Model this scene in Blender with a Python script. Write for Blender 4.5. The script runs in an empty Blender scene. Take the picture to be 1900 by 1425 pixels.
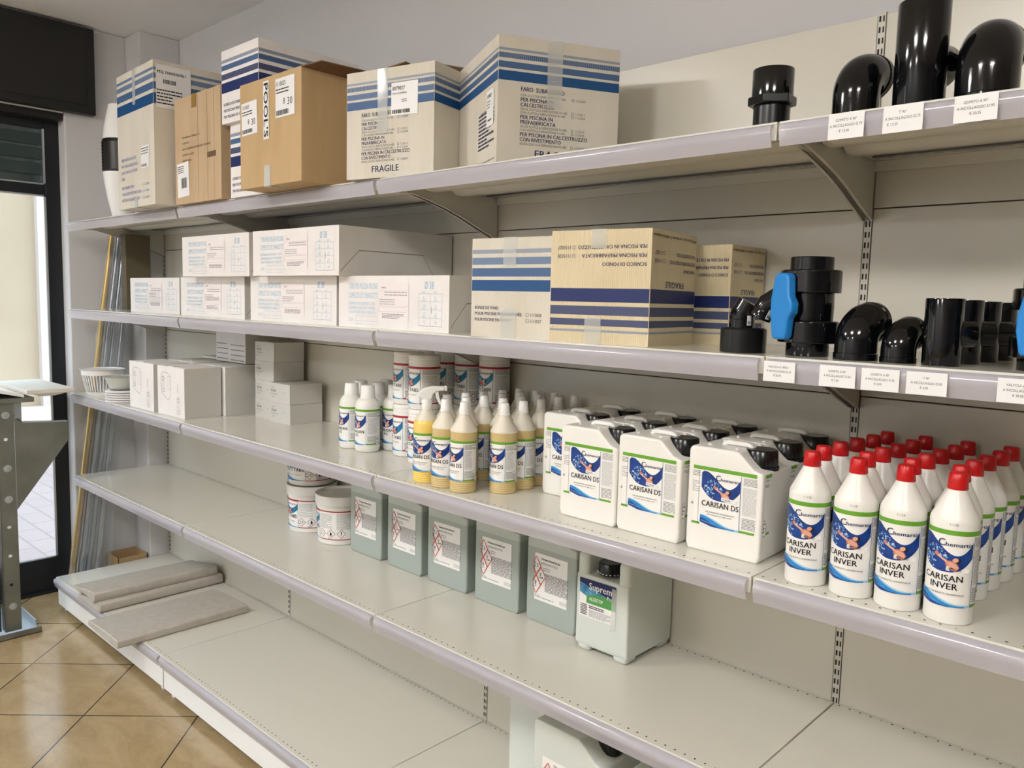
import bpy, math, random
from mathutils import Vector, Matrix
S = 1.25            # metres per layout unit (one shelving bay is about one unit long)
SC = bpy.context.scene
COL = SC.collection
PI = math.pi
# ---------------------------------------------------------------- camera, world, sun, exposure
def cam_setup():
    yaw, pit, rol, f = -0.7539, 0.1023, 0.0251, 1484.25
    fwd = Vector((math.sin(yaw)*math.cos(pit), math.cos(yaw)*math.cos(pit), -math.sin(pit)))
    rt = Vector((math.cos(yaw), -math.sin(yaw), 0)); up = rt.cross(fwd)
    r = rt*math.cos(rol)+up*math.sin(rol); u = up*math.cos(rol)-rt*math.sin(rol)
    cd = bpy.data.cameras.new('camera'); co = bpy.data.objects.new('camera', cd); COL.objects.link(co)
    co.matrix_world = Matrix(((r.x, u.x, -fwd.x, 3.5659*S), (r.y, u.y, -fwd.y, -1.1764*S), (r.z, u.z, -fwd.z, 1.3503*S), (0, 0, 0, 1)))
    cd.sensor_width = 36; cd.lens = f/1900*36; cd.clip_start = .02; cd.clip_end = 200
    SC.camera = co
cam_setup()
SC.view_settings.view_transform = 'Standard'; SC.view_settings.look = 'None'
SC.view_settings.gamma = 1; SC.view_settings.use_curve_mapping = False
SC.view_settings.exposure = 0.38
W = bpy.data.worlds.new('sky'); SC.world = W; W.use_nodes = True
W.node_tree.nodes['Background'].inputs[0].default_value = (0.70, 0.85, 1.0, 1)
W.node_tree.nodes['Background'].inputs[1].default_value = 2.5
def light(name, kind, loc, rot, energy, color, size=None, portal=False):
    l = bpy.data.lights.new(name, kind); l.energy = energy; l.color = color
    if size: l.shape = 'RECTANGLE'; l.size = size[0]*S; l.size_y = size[1]*S
    if portal: l.cycles.is_portal = True
    o = bpy.data.objects.new(name, l); COL.objects.link(o)
    o.location = Vector(loc)*S; o.rotation_euler = rot
    return o
sun = light('sun', 'SUN', (0, 0, 6), (0, 0, 0), 2.2, (1, .95, .86))
sun.rotation_euler = Vector((.12, .45, .9)).to_track_quat('Z', 'Y').to_euler(); sun.data.angle = .01
light('window_portal', 'AREA', (-.36, -2.0, 1.05), (0, -PI/2, 0), 1, (1, 1, 1), (2.1, 3.9), portal=True)
# ---------------------------------------------------------------- materials
def srgb(r, g, b):
    f = lambda c: (c/255/12.92) if c/255 <= .04045 else ((c/255+.055)/1.055)**2.4
    return (f(r), f(g), f(b), 1)
MT = {}
def mat(name, c, rough=.5, metal=0, spec=.5, bump=None, var=None, coat=0, trans=0, alpha=1, emit=None, sss=0, ior=1.45):
    m = bpy.data.materials.new(name); m.use_nodes = True; nt = m.node_tree; b = nt.nodes['Principled BSDF']
    col = srgb(*c); b.inputs['Base Color'].default_value = col
    b.inputs['Roughness'].default_value = rough; b.inputs['Metallic'].default_value = metal
    b.inputs['Specular IOR Level'].default_value = spec; b.inputs['Coat Weight'].default_value = coat
    b.inputs['Coat Roughness'].default_value = .08; b.inputs['IOR'].default_value = ior
    b.inputs['Transmission Weight'].default_value = trans; b.inputs['Alpha'].default_value = alpha
    if sss: b.inputs['Subsurface Weight'].default_value = sss; b.inputs['Subsurface Radius'].default_value = (.02, .015, .01); b.inputs['Subsurface Scale'].default_value = 1
    if emit: b.inputs['Emission Color'].default_value = srgb(*emit[0]); b.inputs['Emission Strength'].default_value = emit[1]
    N, L = nt.nodes, nt.links
    if var or bump:
        tc = N.new('ShaderNodeTexCoord')
    if var:   # (scale, second colour, stretch)
        mp = N.new('ShaderNodeMapping'); mp.inputs['Scale'].default_value = var[2] if len(var) > 2 else (1, 1, 1)
        L.new(tc.outputs['Object'], mp.inputs[0])
        nz = N.new('ShaderNodeTexNoise'); nz.inputs['Scale'].default_value = var[0]; nz.inputs['Detail'].default_value = 5
        L.new(mp.outputs[0], nz.inputs['Vector'])
        rp = N.new('ShaderNodeValToRGB'); rp.color_ramp.elements[0].position = .35; rp.color_ramp.elements[1].position = .68
        rp.color_ramp.elements[0].color = col; rp.color_ramp.elements[1].color = srgb(*var[1])
        L.new(nz.outputs[0], rp.inputs[0]); L.new(rp.outputs[0], b.inputs['Base Color'])
    if bump:  # (kind, scale, strength)
        if bump[0] == 'wave':
            t = N.new('ShaderNodeTexWave'); t.bands_direction = 'X'; t.inputs['Scale'].default_value = bump[1]; t.inputs['Distortion'].default_value = 1.5; t.inputs['Detail'].default_value = 2
        else:
            t = N.new('ShaderNodeTexNoise'); t.inputs['Scale'].default_value = bump[1]; t.inputs['Detail'].default_value = 6
        L.new(tc.outputs['Object'], t.inputs['Vector'])
        bp = N.new('ShaderNodeBump'); bp.inputs['Strength'].default_value = bump[2]; bp.inputs['Distance'].default_value = .004
        L.new(t.outputs[0 if bump[0] != 'wave' else 1], bp.inputs['Height']); L.new(bp.outputs[0], b.inputs['Normal'])
    MT[name] = m
    return m
def glassy(name, c, fac, rough=.05):
    m = bpy.data.materials.new(name); m.use_nodes = True; N, L = m.node_tree.nodes, m.node_tree.links
    N.remove(N['Principled BSDF']); out = N['Material Output']
    t = N.new('ShaderNodeBsdfTransparent'); t.inputs[0].default_value = (.97, .98, .98, 1)
    g = N.new('ShaderNodeBsdfPrincipled'); g.inputs['Base Color'].default_value = srgb(*c); g.inputs['Roughness'].default_value = rough
    x = N.new('ShaderNodeMixShader'); x.inputs[0].default_value = fac
    L.new(t.outputs[0], x.inputs[1]); L.new(g.outputs[0], x.inputs[2]); L.new(x.outputs[0], out.inputs[0])
    MT[name] = m
mat('cream_metal', (220, 217, 206), .13, spec=.5, bump=('noise', 9, .03))
mat('cream_metal_matt', (208, 204, 192), .38)
mat('panel', (214, 209, 196), .24, bump=('noise', 5, .03))
mat('dark_slot', (22, 21, 20), .7)
mat('pale_hole', (150, 146, 132), .6)
mat('grey_slot', (112, 114, 116), .35, metal=.5)
mat('kick', (246, 248, 248), .12)
glassy('strip', (206, 203, 212), .55, .12)
mat('wall', (212, 211, 212), .85, bump=('noise', 30, .12))
mat('ceiling', (242, 243, 245), .9, bump=('noise', 25, .1))
mat('jamb', (222, 224, 232), .55)
mat('black_frame', (34, 36, 40), .35, metal=.2)
mat('black_box', (30, 29, 28), .45)
glassy('glass', (210, 225, 222), .1, .01)
glassy('glass_green', (58, 72, 72), .86, .08)
mat('alu', (210, 214, 220), .3, metal=.85)
mat('ext_wall', (190, 170, 144), .9, var=(1.2, (184, 163, 135)))
mat('ext_grey', (158, 158, 160), .9)
mat('ext_white', (206, 196, 190), .8)
mat('pave_join', (168, 166, 176), .9)
mat('carton', (192, 164, 122), .75, bump=('wave', 55, .12), var=(14, (184, 155, 112), (1, 1, .25)))
mat('carton_pale', (196, 172, 140), .75, bump=('wave', 55, .1), var=(12, (186, 160, 126), (1, 1, .2)))
mat('carton_dark', (98, 88, 68), .8)
mat('carton_in', (120, 92, 68), .85)
mat('carton_ivory', (217, 211, 198), .6, bump=('wave', 60, .14), var=(10, (208, 201, 185), (1, 1, .25)))
mat('carton_yellow', (222, 208, 174), .55, bump=('wave', 60, .3), var=(10, (213, 197, 160), (1, 1, .25)))
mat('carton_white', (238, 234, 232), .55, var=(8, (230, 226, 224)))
mat('carton_white_shaded', (214, 211, 204), .6, var=(8, (206, 202, 194)))  # darker copy of the white for right faces, shade put into the colour
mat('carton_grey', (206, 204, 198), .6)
mat('blue_band', (24, 76, 128), .45)
mat('blue_band2', (70, 100, 140), .45)
mat('blue_band3', (108, 128, 158), .5)
mat('blue_grey', (146, 154, 168), .5)
mat('navy_band', (26, 42, 98), .45)
mat('navy_band2', (70, 78, 112), .5)
mat('ink_navy', (38, 52, 92), .6)
mat('ink_black', (24, 24, 28), .6)
mat('ink_grey', (112, 112, 116), .7)
mat('ink_lightgrey', (172, 172, 174), .7)
mat('ink_violet', (132, 136, 186), .6)
mat('ink_cyan', (172, 206, 228), .6)
mat('ink_cyan2', (138, 186, 214), .6)
mat('ink_brown', (104, 84, 62), .7)
mat('sticker', (236, 236, 236), .45)
mat('sticker_pink', (238, 230, 230), .4)
glassy('tape', (230, 232, 228), .42, .12)
mat('tape_brown', (150, 120, 62), .3)
mat('black_pvc', (10, 11, 14), .09, spec=.6)
mat('black_matt', (16, 16, 17), .28)
mat('black_cap', (14, 14, 15), .22)
mat('blue_handle', (34, 132, 210), .3)
mat('white_hdpe', (240, 238, 232), .3, sss=.15)
mat('white_gloss', (244, 243, 240), .2)
mat('ivory_hdpe', (226, 220, 204), .35, sss=.2)
mat('red_cap', (196, 22, 26), .3)
mat('amber', (208, 186, 134), .25, sss=.3)
mat('amber_deep', (186, 150, 96), .25, sss=.3)
mat('yellow_liquid', (238, 208, 112), .25, sss=.3)
mat('hdpe_green', (168, 178, 172), .3, sss=.3)
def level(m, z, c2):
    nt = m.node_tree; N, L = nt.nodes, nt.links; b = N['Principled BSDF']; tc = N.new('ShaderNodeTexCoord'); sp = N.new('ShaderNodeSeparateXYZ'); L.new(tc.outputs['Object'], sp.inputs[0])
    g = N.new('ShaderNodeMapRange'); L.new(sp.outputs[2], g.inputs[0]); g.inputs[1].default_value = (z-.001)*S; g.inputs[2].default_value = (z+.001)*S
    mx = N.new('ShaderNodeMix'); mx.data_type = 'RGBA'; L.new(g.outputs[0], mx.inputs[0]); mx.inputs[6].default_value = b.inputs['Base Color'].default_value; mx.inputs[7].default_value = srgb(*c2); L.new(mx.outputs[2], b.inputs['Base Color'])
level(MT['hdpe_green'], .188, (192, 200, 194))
mat('hdpe_green_top', (188, 198, 192), .35, sss=.25)
mat('hdpe_pale', (214, 220, 214), .35, sss=.25)
mat('paper', (243, 242, 238), .4)
mat('lab_green', (104, 164, 48), .4)
mat('lab_red', (168, 30, 50), .4)
mat('lab_blue', (26, 72, 150), .35, var=(60, (16, 48, 116)))
mat('lab_teal', (28, 124, 168), .35, var=(60, (18, 104, 148)))
mat('lab_wave1', (20, 72, 146), .35)
mat('lab_wave2', (44, 138, 208), .35)
mat('lab_wave3', (160, 204, 228), .35)
mat('lab_line', (60, 116, 160), .4)
mat('splash', (176, 204, 232), .4)
mat('splash2', (110, 156, 208), .4)
mat('skin', (226, 170, 146), .5)
mat('skin2', (198, 128, 104), .5)
mat('hair', (40, 26, 24), .5)
mat('swim_red', (206, 70, 80), .5)
mat('sup_navy', (24, 34, 92), .4)
mat('sup_water', (44, 118, 172), .4, var=(50, (110, 176, 210)))
mat('sup_green', (86, 158, 84), .4)
mat('ghs_red', (206, 70, 70), .4)
mat('ghs_dark', (150, 44, 44), .4)
mat('basket', (232, 230, 228), .35)
glassy('clear_basket', (236, 236, 226), .5, .15)
mat('gold_pole', (196, 160, 82), .28, metal=.75)
mat('silver_pole', (196, 200, 206), .25, metal=.85)
glassy('film', (224, 228, 236), .10, .12)
mat('galv', (122, 124, 116), .38, metal=.6, var=(6, (140, 142, 134)))
mat('galv_bright', (190, 196, 200), .35, metal=.6)
mat('stone', (190, 184, 174), .85, var=(30, (181, 174, 164)), bump=('noise', 160, .06))
mat('stone_top', (222, 218, 208), .7, bump=('noise', 90, .04))
mat('white_slab', (244, 243, 240), .6)
mat('lamp', (255, 255, 255), .5, emit=((255, 252, 249), 43))
mat('wall_side', (150, 148, 144), .9)
mat('lamp_frame', (230, 230, 230), .5)
mat('tube_black', (26, 20, 16), .35)

def floor_mat():
    m = bpy.data.materials.new('floor_tiles'); m.use_nodes = True; N, L = m.node_tree.nodes, m.node_tree.links; b = N['Principled BSDF']
    g = N.new('ShaderNodeNewGeometry'); sp = N.new('ShaderNodeSeparateXYZ'); L.new(g.outputs['Position'], sp.inputs[0])
    def M(op, a, c, d=None):
        n = N.new('ShaderNodeMath'); n.operation = op
        for i, v in enumerate((a, c, d)):
            if v is None: continue
            if isinstance(v, (int, float)): n.inputs[i].default_value = v
            else: L.new(v, n.inputs[i])
        return n.outputs[0]
    k = .7071068; s = .3605*S
    u = M('MULTIPLY', M('ADD', sp.outputs[0], sp.outputs[1]), k); v = M('MULTIPLY', M('SUBTRACT', sp.outputs[1], sp.outputs[0]), k)
    uu = M('DIVIDE', M('SUBTRACT', u, .0625*S), s); vv = M('DIVIDE', M('SUBTRACT', v, -.157*S), s)
    def near(w):
        fr = M('FRACT', w, 0); return M('MINIMUM', fr, M('SUBTRACT', 1, fr))
    d = M('MINIMUM', near(uu), near(vv)); line = M('LESS_THAN', d, .0062)
    cx = N.new('ShaderNodeCombineXYZ'); L.new(M('FLOOR', uu, 0), cx.inputs[0]); L.new(M('FLOOR', vv, 0), cx.inputs[1])
    wn = N.new('ShaderNodeTexWhiteNoise'); L.new(cx.outputs[0], wn.inputs[0])
    nz = N.new('ShaderNodeTexNoise'); nz.inputs['Scale'].default_value = 7; nz.inputs['Detail'].default_value = 9; nz.inputs['Roughness'].default_value = .65; nz.inputs['Distortion'].default_value = .8
    mp = N.new('ShaderNodeMapping'); L.new(g.outputs['Position'], mp.inputs[0]); L.new(wn.outputs[1], mp.inputs[1]); mp.inputs['Scale'].default_value = (.7, 1.4, 1)
    L.new(mp.outputs[0], nz.inputs['Vector'])
    rp = N.new('ShaderNodeValToRGB'); e = rp.color_ramp.elements; e[0].position = .25; e[0].color = srgb(150, 126, 90); e[1].position = .75; e[1].color = srgb(184, 162, 124)
    L.new(nz.outputs[0], rp.inputs[0])
    mx = N.new('ShaderNodeMix'); mx.data_type = 'RGBA'; L.new(line, mx.inputs[0]); L.new(rp.outputs[0], mx.inputs[6]); mx.inputs[7].default_value = srgb(46, 36, 34)
    L.new(mx.outputs[2], b.inputs['Base Color'])
    r2 = N.new('ShaderNodeMapRange'); L.new(nz.outputs[0], r2.inputs[0]); r2.inputs[3].default_value = .1; r2.inputs[4].default_value = .22; L.new(r2.outputs[0], b.inputs['Roughness'])
    bp = N.new('ShaderNodeBump'); bp.inputs['Strength'].default_value = .12; bp.inputs['Distance'].default_value = .004; L.new(nz.outputs[0], bp.inputs['Height']); L.new(bp.outputs[0], b.inputs['Normal'])
    MT['floor'] = m
floor_mat()
def paving_mat():
    m = bpy.data.materials.new('paving'); m.use_nodes = True; N, L = m.node_tree.nodes, m.node_tree.links; b = N['Principled BSDF']
    g = N.new('ShaderNodeNewGeometry'); t = N.new('ShaderNodeTexBrick'); L.new(g.outputs['Position'], t.inputs['Vector'])
    t.inputs['Scale'].default_value = 1.6; t.inputs['Color1'].default_value = srgb(158, 146, 146); t.inputs['Color2'].default_value = srgb(153, 142, 143); t.inputs['Mortar'].default_value = srgb(136, 126, 128)
    t.inputs['Mortar Size'].default_value = .012; L.new(t.outputs[0], b.inputs['Base Color']); b.inputs['Roughness'].default_value = .8; MT['paving'] = m
paving_mat()
# ---------------------------------------------------------------- glyphs (lettering cut once from the built-in font)
GL = {}
def make_glyphs():
    vl = bpy.context.view_layer
    def mesh_of(s, bold):
        cu = bpy.data.curves.new('g', 'FONT'); cu.body = s; cu.size = 1; cu.resolution_u = 2; cu.offset = 0
        o = bpy.data.objects.new('g', cu); COL.objects.link(o); vl.update()
        me = o.evaluated_get(bpy.context.evaluated_depsgraph_get()).to_mesh()
        vs = [(v.co.x, v.co.y) for v in me.vertices]; fs = [tuple(p.vertices) for p in me.polygons]
        o.to_mesh_clear(); bpy.data.objects.remove(o); bpy.data.curves.remove(cu)
        return vs, fs
    def wid(vs): return max(v[0] for v in vs)
    chars = sorted(set('ABCDEFGHIJKLMNOPQRSTUVWXYZabcdefghijklmnopqrstuvwxyz0123456789.,-/\'°€:!ØÉÜ()&'))
    for bold in (0, 1):
        w0 = wid(mesh_of('HH', bold)[0])
        for ch in chars:
            vs, fs = mesh_of(ch, bold); adv = wid(mesh_of('H'+ch+'H', bold)[0])-w0
            if bold:
                adv += .02
            GL[ch, bold] = (vs, fs, adv)
        GL[' ', bold] = ([], [], .28)
make_glyphs()
def tw(s, bold=0): return sum(GL[c, bold][2] for c in s)
# ---------------------------------------------------------------- mesh builder
class MB:
    def __init__(s): s.v = []; s.f = []; s.m = []; s.sm = []; s.names = []
    def mi(s, name):
        if name not in s.names: s.names.append(name)
        return s.names.index(name)
    def add(s, vs, fs, m, smooth=False):
        o = len(s.v); s.v += [tuple(p) for p in vs]; k = s.mi(m)
        for f in fs: s.f.append(tuple(o+i for i in f)); s.m.append(k); s.sm.append(smooth)
    def box(s, x0, y0, z0, x1, y1, z1, m):
        s.add([(x0, y0, z0), (x1, y0, z0), (x1, y1, z0), (x0, y1, z0), (x0, y0, z1), (x1, y0, z1), (x1, y1, z1), (x0, y1, z1)],
              [(0, 3, 2, 1), (4, 5, 6, 7), (0, 1, 5, 4), (1, 2, 6, 5), (2, 3, 7, 6), (3, 0, 4, 7)], m)
    def prism(s, pts, a, b, m, axis='x', smooth=False, T=None):
        n = len(pts)
        P = {'x': lambda p, t: (t, p[0], p[1]), 'y': lambda p, t: (p[0], t, p[1]), 'z': lambda p, t: (p[0], p[1], t)}[axis]
        vs = [P(p, a) for p in pts]+[P(p, b) for p in pts]
        if T: vs = [T @ Vector(v) for v in vs]
        s.add(vs, [tuple(range(n)), tuple(range(2*n-1, n-1, -1))], m)
        o = len(s.v)-2*n; k = s.mi(m)
        for i in range(n): s.f.append((o+i, o+(i+1) % n, o+n+(i+1) % n, o+n+i)); s.m.append(k); s.sm.append(smooth)
    def lathe(s, prof, m, n=40, c=(0, 0, 0), T=None, ms=None):
        # prof: (r, z) list, closed at ends when r == 0; ms: material per segment
        o = len(s.v)
        for r, z in prof:
            for i in range(n):
                a = 2*PI*i/n; p = Vector((c[0]+r*math.sin(a), c[1]-r*math.cos(a), c[2]+z)); s.v.append(tuple(T @ p) if T else tuple(p))
        for j in range(len(prof)-1):
            k = s.mi(ms[j] if ms else m)
            for i in range(n):
                s.f.append((o+j*n+i, o+j*n+(i+1) % n, o+(j+1)*n+(i+1) % n, o+(j+1)*n+i)); s.m.append(k); s.sm.append(True)
        s.f.append(tuple(o+i for i in range(n-1, -1, -1))); s.m.append(s.mi(ms[0] if ms else m)); s.sm.append(False)
        q = o+(len(prof)-1)*n; s.f.append(tuple(q+i for i in range(n))); s.m.append(s.mi(ms[-1] if ms else m)); s.sm.append(False)
    def tube(s, path, r, m, n=12, cap=True):
        path = [Vector(p) for p in path]; o = len(s.v); R = r if isinstance(r, (list, tuple)) else [r]*len(path)
        ref = None
        for i, p in enumerate(path):
            d = (path[min(i+1, len(path)-1)]-path[max(i-1, 0)]).normalized()
            if ref is None: ref = Vector((0, 0, 1)) if abs(d.z) < .9 else Vector((1, 0, 0))
            a = d.cross(ref).normalized(); b = a.cross(d).normalized(); ref = b
            for k in range(n):
                t = 2*PI*k/n; s.v.append(tuple(p+a*R[i]*math.cos(t)+b*R[i]*math.sin(t)))
        k2 = s.mi(m)
        for i in range(len(path)-1):
            for k in range(n): s.f.append((o+i*n+k, o+i*n+(k+1) % n, o+(i+1)*n+(k+1) % n, o+(i+1)*n+k)); s.m.append(k2); s.sm.append(True)
        if cap:
            s.f.append(tuple(o+k for k in range(n-1, -1, -1))); s.m.append(k2); s.sm.append(False)
            q = o+(len(path)-1)*n; s.f.append(tuple(q+k for k in range(n))); s.m.append(k2); s.sm.append(False)
    def build(s, name, parent=None, bevel=0, loc=None, rz=0, recalc=True, seg=2, bang=.6):
        me = bpy.data.meshes.new(name); me.from_pydata([(x*S, y*S, z*S) for x, y, z in s.v], [], s.f)
        for n in s.names: me.materials.append(MT[n])
        me.polygons.foreach_set('material_index', s.m); me.polygons.foreach_set('use_smooth', s.sm)
        me.update()
        if recalc:
            import bmesh
            bm = bmesh.new(); bm.from_mesh(me); bmesh.ops.recalc_face_normals(bm, faces=bm.faces); bm.to_mesh(me); bm.free()
        me.set_sharp_from_angle(angle=.7)
        o = bpy.data.objects.new(name, me); COL.objects.link(o)
        if parent: o.parent = parent
        if loc: o.location = Vector(loc)*S
        o.rotation_euler = (0, 0, rz)
        if bevel:
            b = o.modifiers.new('bevel', 'BEVEL'); b.width = bevel*S; b.segments = seg; b.limit_method = 'ANGLE'; b.angle_limit = bang; b.harden_normals = False
        return o
def tag(o, label=None, cat=None, group=None, kind=None):
    if label: o['label'] = label
    if cat: o['category'] = cat
    if group: o['group'] = group
    if kind: o['kind'] = kind
    return o
def thing(name, label, cat, loc=(0, 0, 0), rz=0, group=None):
    o = bpy.data.objects.new(name, None); COL.objects.link(o); o.empty_display_size = .05
    o.location = Vector(loc)*S; o.rotation_euler = (0, 0, rz)
    return tag(o, label, cat, group)
def dup(root, loc, rz=0, label=None, group=None):
    r = root.copy(); COL.objects.link(r); r.location = Vector(loc)*S; r.rotation_euler = (0, 0, rz)
    if label: r['label'] = label
    if group: r['group'] = group
    for ch in list(root.children):
        c = ch.copy(); COL.objects.link(c); c.parent = r
        for g in ch.children:
            d = g.copy(); COL.objects.link(d); d.parent = c
    return r
def struct(name, mb, **k): return tag(mb.build(name, **k), kind='structure')
# ---------------------------------------------------------------- printing on surfaces
def m_front(w=0, y=0): return lambda u, v, l: (u, y-l, v)
def m_right(x, ): return lambda u, v, l: (x+l, u, v)
def m_left(x, d): return lambda u, v, l: (x-l, d-u, v)
def m_top(z): return lambda u, v, l: (u, v, z+l)
def m_round(w, d, rc, z0=0):
    a = w/2-rc; b = d/2-rc; q = rc*PI/2
    def M(u, v, l):
        sgn = 1 if u >= 0 else -1; u = abs(u)
        if u <= a: x, y = u, -d/2-l
        elif u <= a+q: t = (u-a)/rc; x, y = a+(rc+l)*math.sin(t), -b-(rc+l)*math.cos(t)
        elif u <= a+q+2*b: x, y = w/2+l, -b+(u-a-q)
        else: t = min((u-a-q-2*b)/rc, PI/2); x, y = a+(rc+l)*math.cos(t), b+(rc+l)*math.sin(t)
        return (sgn*x, y, z0+v)
    return M
class D:
    def __init__(s, mb, M, step=None): s.mb = mb; s.M = M; s.step = step
    def P(s, pts, m, l): s.mb.add([s.M(u, v, l*.00028+.0002) for u, v in pts], [tuple(range(len(pts)))], m)
    def band(s, u0, u1, lo, hi, m, l, n=None):
        n = n or max(1, int(math.ceil((u1-u0)/(s.step or 1e9))))
        us = [u0+(u1-u0)*i/n for i in range(n+1)]
        L = lo if callable(lo) else (lambda t: lo); H = hi if callable(hi) else (lambda t: hi)
        vs = []
        for i, u in enumerate(us): t = i/n; vs += [s.M(u, L(t), l*.00028+.0002), s.M(u, max(L(t), H(t)), l*.00028+.0002)]
        s.mb.add(vs, [(2*i, 2*i+2, 2*i+3, 2*i+1) for i in range(n)], m)
    def rect(s, u0, v0, u1, v1, m, l=1): s.band(u0, u1, v0, v1, m, l)
    def frame(s, u0, v0, u1, v1, t, m, l=2):
        s.rect(u0, v0, u1, v0+t, m, l); s.rect(u0, v1-t, u1, v1, m, l); s.rect(u0, v0, u0+t, v1, m, l); s.rect(u1-t, v0, u1, v1, m, l)
    def ell(s, cu, cv, a, b, m, l, rot=0, n=14):
        c, q = math.cos(rot), math.sin(rot)
        s.P([(cu+a*math.cos(t)*c-b*math.sin(t)*q, cv+a*math.cos(t)*q+b*math.sin(t)*c) for t in [2*PI*i/n for i in range(n)]], m, l)
    def text(s, st, u, v, size, m='ink_black', l=3, bold=0, xs=1, al='l', rot=0):
        w = tw(st, bold)*size*xs; x = {'l': 0, 'c': -w/2, 'r': -w}[al]; c, q = math.cos(rot), math.sin(rot)
        for ch in st:
            vs, fs, adv = GL[ch, bold]
            if vs:
                for dx, dl in (((-.012, 0), (.026, .3)) if bold else ((0, 0),)):
                    pts = [(x+(a+dx)*size*xs, b*size) for a, b in vs]
                    s.mb.add([s.M(u+a*c-b*q, v+a*q+b*c, (l+dl)*.00028+.0002) for a, b in pts], fs, m)
            x += adv*size*xs
    def fit(s, st, u0, u1, v, size, m='ink_black', l=3, bold=0, rot=0):
        if st: s.text(st, u0, v, size, m, l, bold, (u1-u0)/(tw(st, bold)*size), 'l', rot)
    def micro(s, u0, v0, u1, v1, rows, m='ink_lightgrey', l=2, seed=1, fill=.4, full=.9):
        R = random.Random(seed); h = (v1-v0)/rows
        for i in range(rows):
            v = v1-(i+.8)*h; u = u0; end = u0+(u1-u0)*(R.uniform(.55, 1) if R.random() > full-.2 else 1)
            while u < end:
                w = R.uniform(.06, .2)*(u1-u0)*min(1, .5+.5*full); s.rect(u, v, min(u+w, end), v+h*fill, m, l); u += w+.02*(u1-u0)
def ghs(d, cu, cv, r, kind, l=3, rc='ghs_red', th=.12):
    o = [(cu, cv-r), (cu+r, cv), (cu, cv+r), (cu-r, cv)]; k = 1-th; i = [(cu+(a-cu)*k, cv+(b-cv)*k) for a, b in o]
    d.P(o, rc, l); d.P(i, 'paper', l+1); L = l+2; m = 'ink_black'
    if kind == 'corr':
        d.P([(cu-.62*r, cv-.3*r), (cu-.1*r, cv-.3*r), (cu-.1*r, cv-.2*r), (cu-.62*r, cv-.2*r)], m, L)
        d.P([(cu-.35*r, cv+.2*r), (cu-.05*r, cv+.38*r), (cu-.02*r, cv+.3*r), (cu-.3*r, cv+.1*r)], m, L)
        d.P([(cu+.1*r, cv-.3*r), (cu+.5*r, cv-.12*r), (cu+.48*r, cv-.02*r), (cu+.1*r, cv-.18*r)], m, L)
        d.P([(cu+.05*r, cv+.15*r), (cu+.35*r, cv+.3*r), (cu+.4*r, cv+.2*r), (cu+.1*r, cv+.05*r)], m, L)
        d.ell(cu-.2*r, cv-.05*r, .04*r, .08*r, m, L, n=6); d.ell(cu+.3*r, cv+.08*r, .04*r, .07*r, m, L, n=6)
    elif kind == 'ex':
        d.P([(cu-.07*r, cv-.12*r), (cu+.07*r, cv-.12*r), (cu+.11*r, cv+.5*r), (cu-.11*r, cv+.5*r)], m, L); d.ell(cu, cv-.32*r, .1*r, .1*r, m, L, n=8)
    elif kind == 'fire':
        d.ell(cu, cv-.1*r, .26*r, .26*r, m, L, n=10); d.P([(cu-.2*r, cv), (cu+.2*r, cv), (cu+.14*r, cv+.2*r), (cu+.03*r, cv+.55*r), (cu-.12*r, cv+.25*r)], m, L); d.rect(cu-.3*r, cv-.5*r, cu+.3*r, cv-.43*r, m, L)
    elif kind == 'env':
        d.P([(cu-.16*r, cv-.3*r), (cu-.08*r, cv-.3*r), (cu-.05*r, cv+.45*r), (cu-.12*r, cv+.45*r)], m, L)
        for a, b in ((-.3, .35), (.12, .4), (-.28, .1), (.1, .15)): d.P([(cu-.12*r, cv+b*r-.15*r), (cu-.07*r, cv+b*r-.15*r), (cu+a*r+.03*r, cv+b*r+.04*r), (cu+a*r-.03*r, cv+b*r+.04*r)], m, L)
        d.ell(cu+.28*r, cv-.22*r, .2*r, .08*r, m, L, n=8); d.P([(cu+.05*r, cv-.3*r), (cu+.05*r, cv-.14*r), (cu+.15*r, cv-.22*r)], m, L); d.rect(cu-.5*r, cv-.36*r, cu+.5*r, cv-.31*r, m, L)
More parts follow.
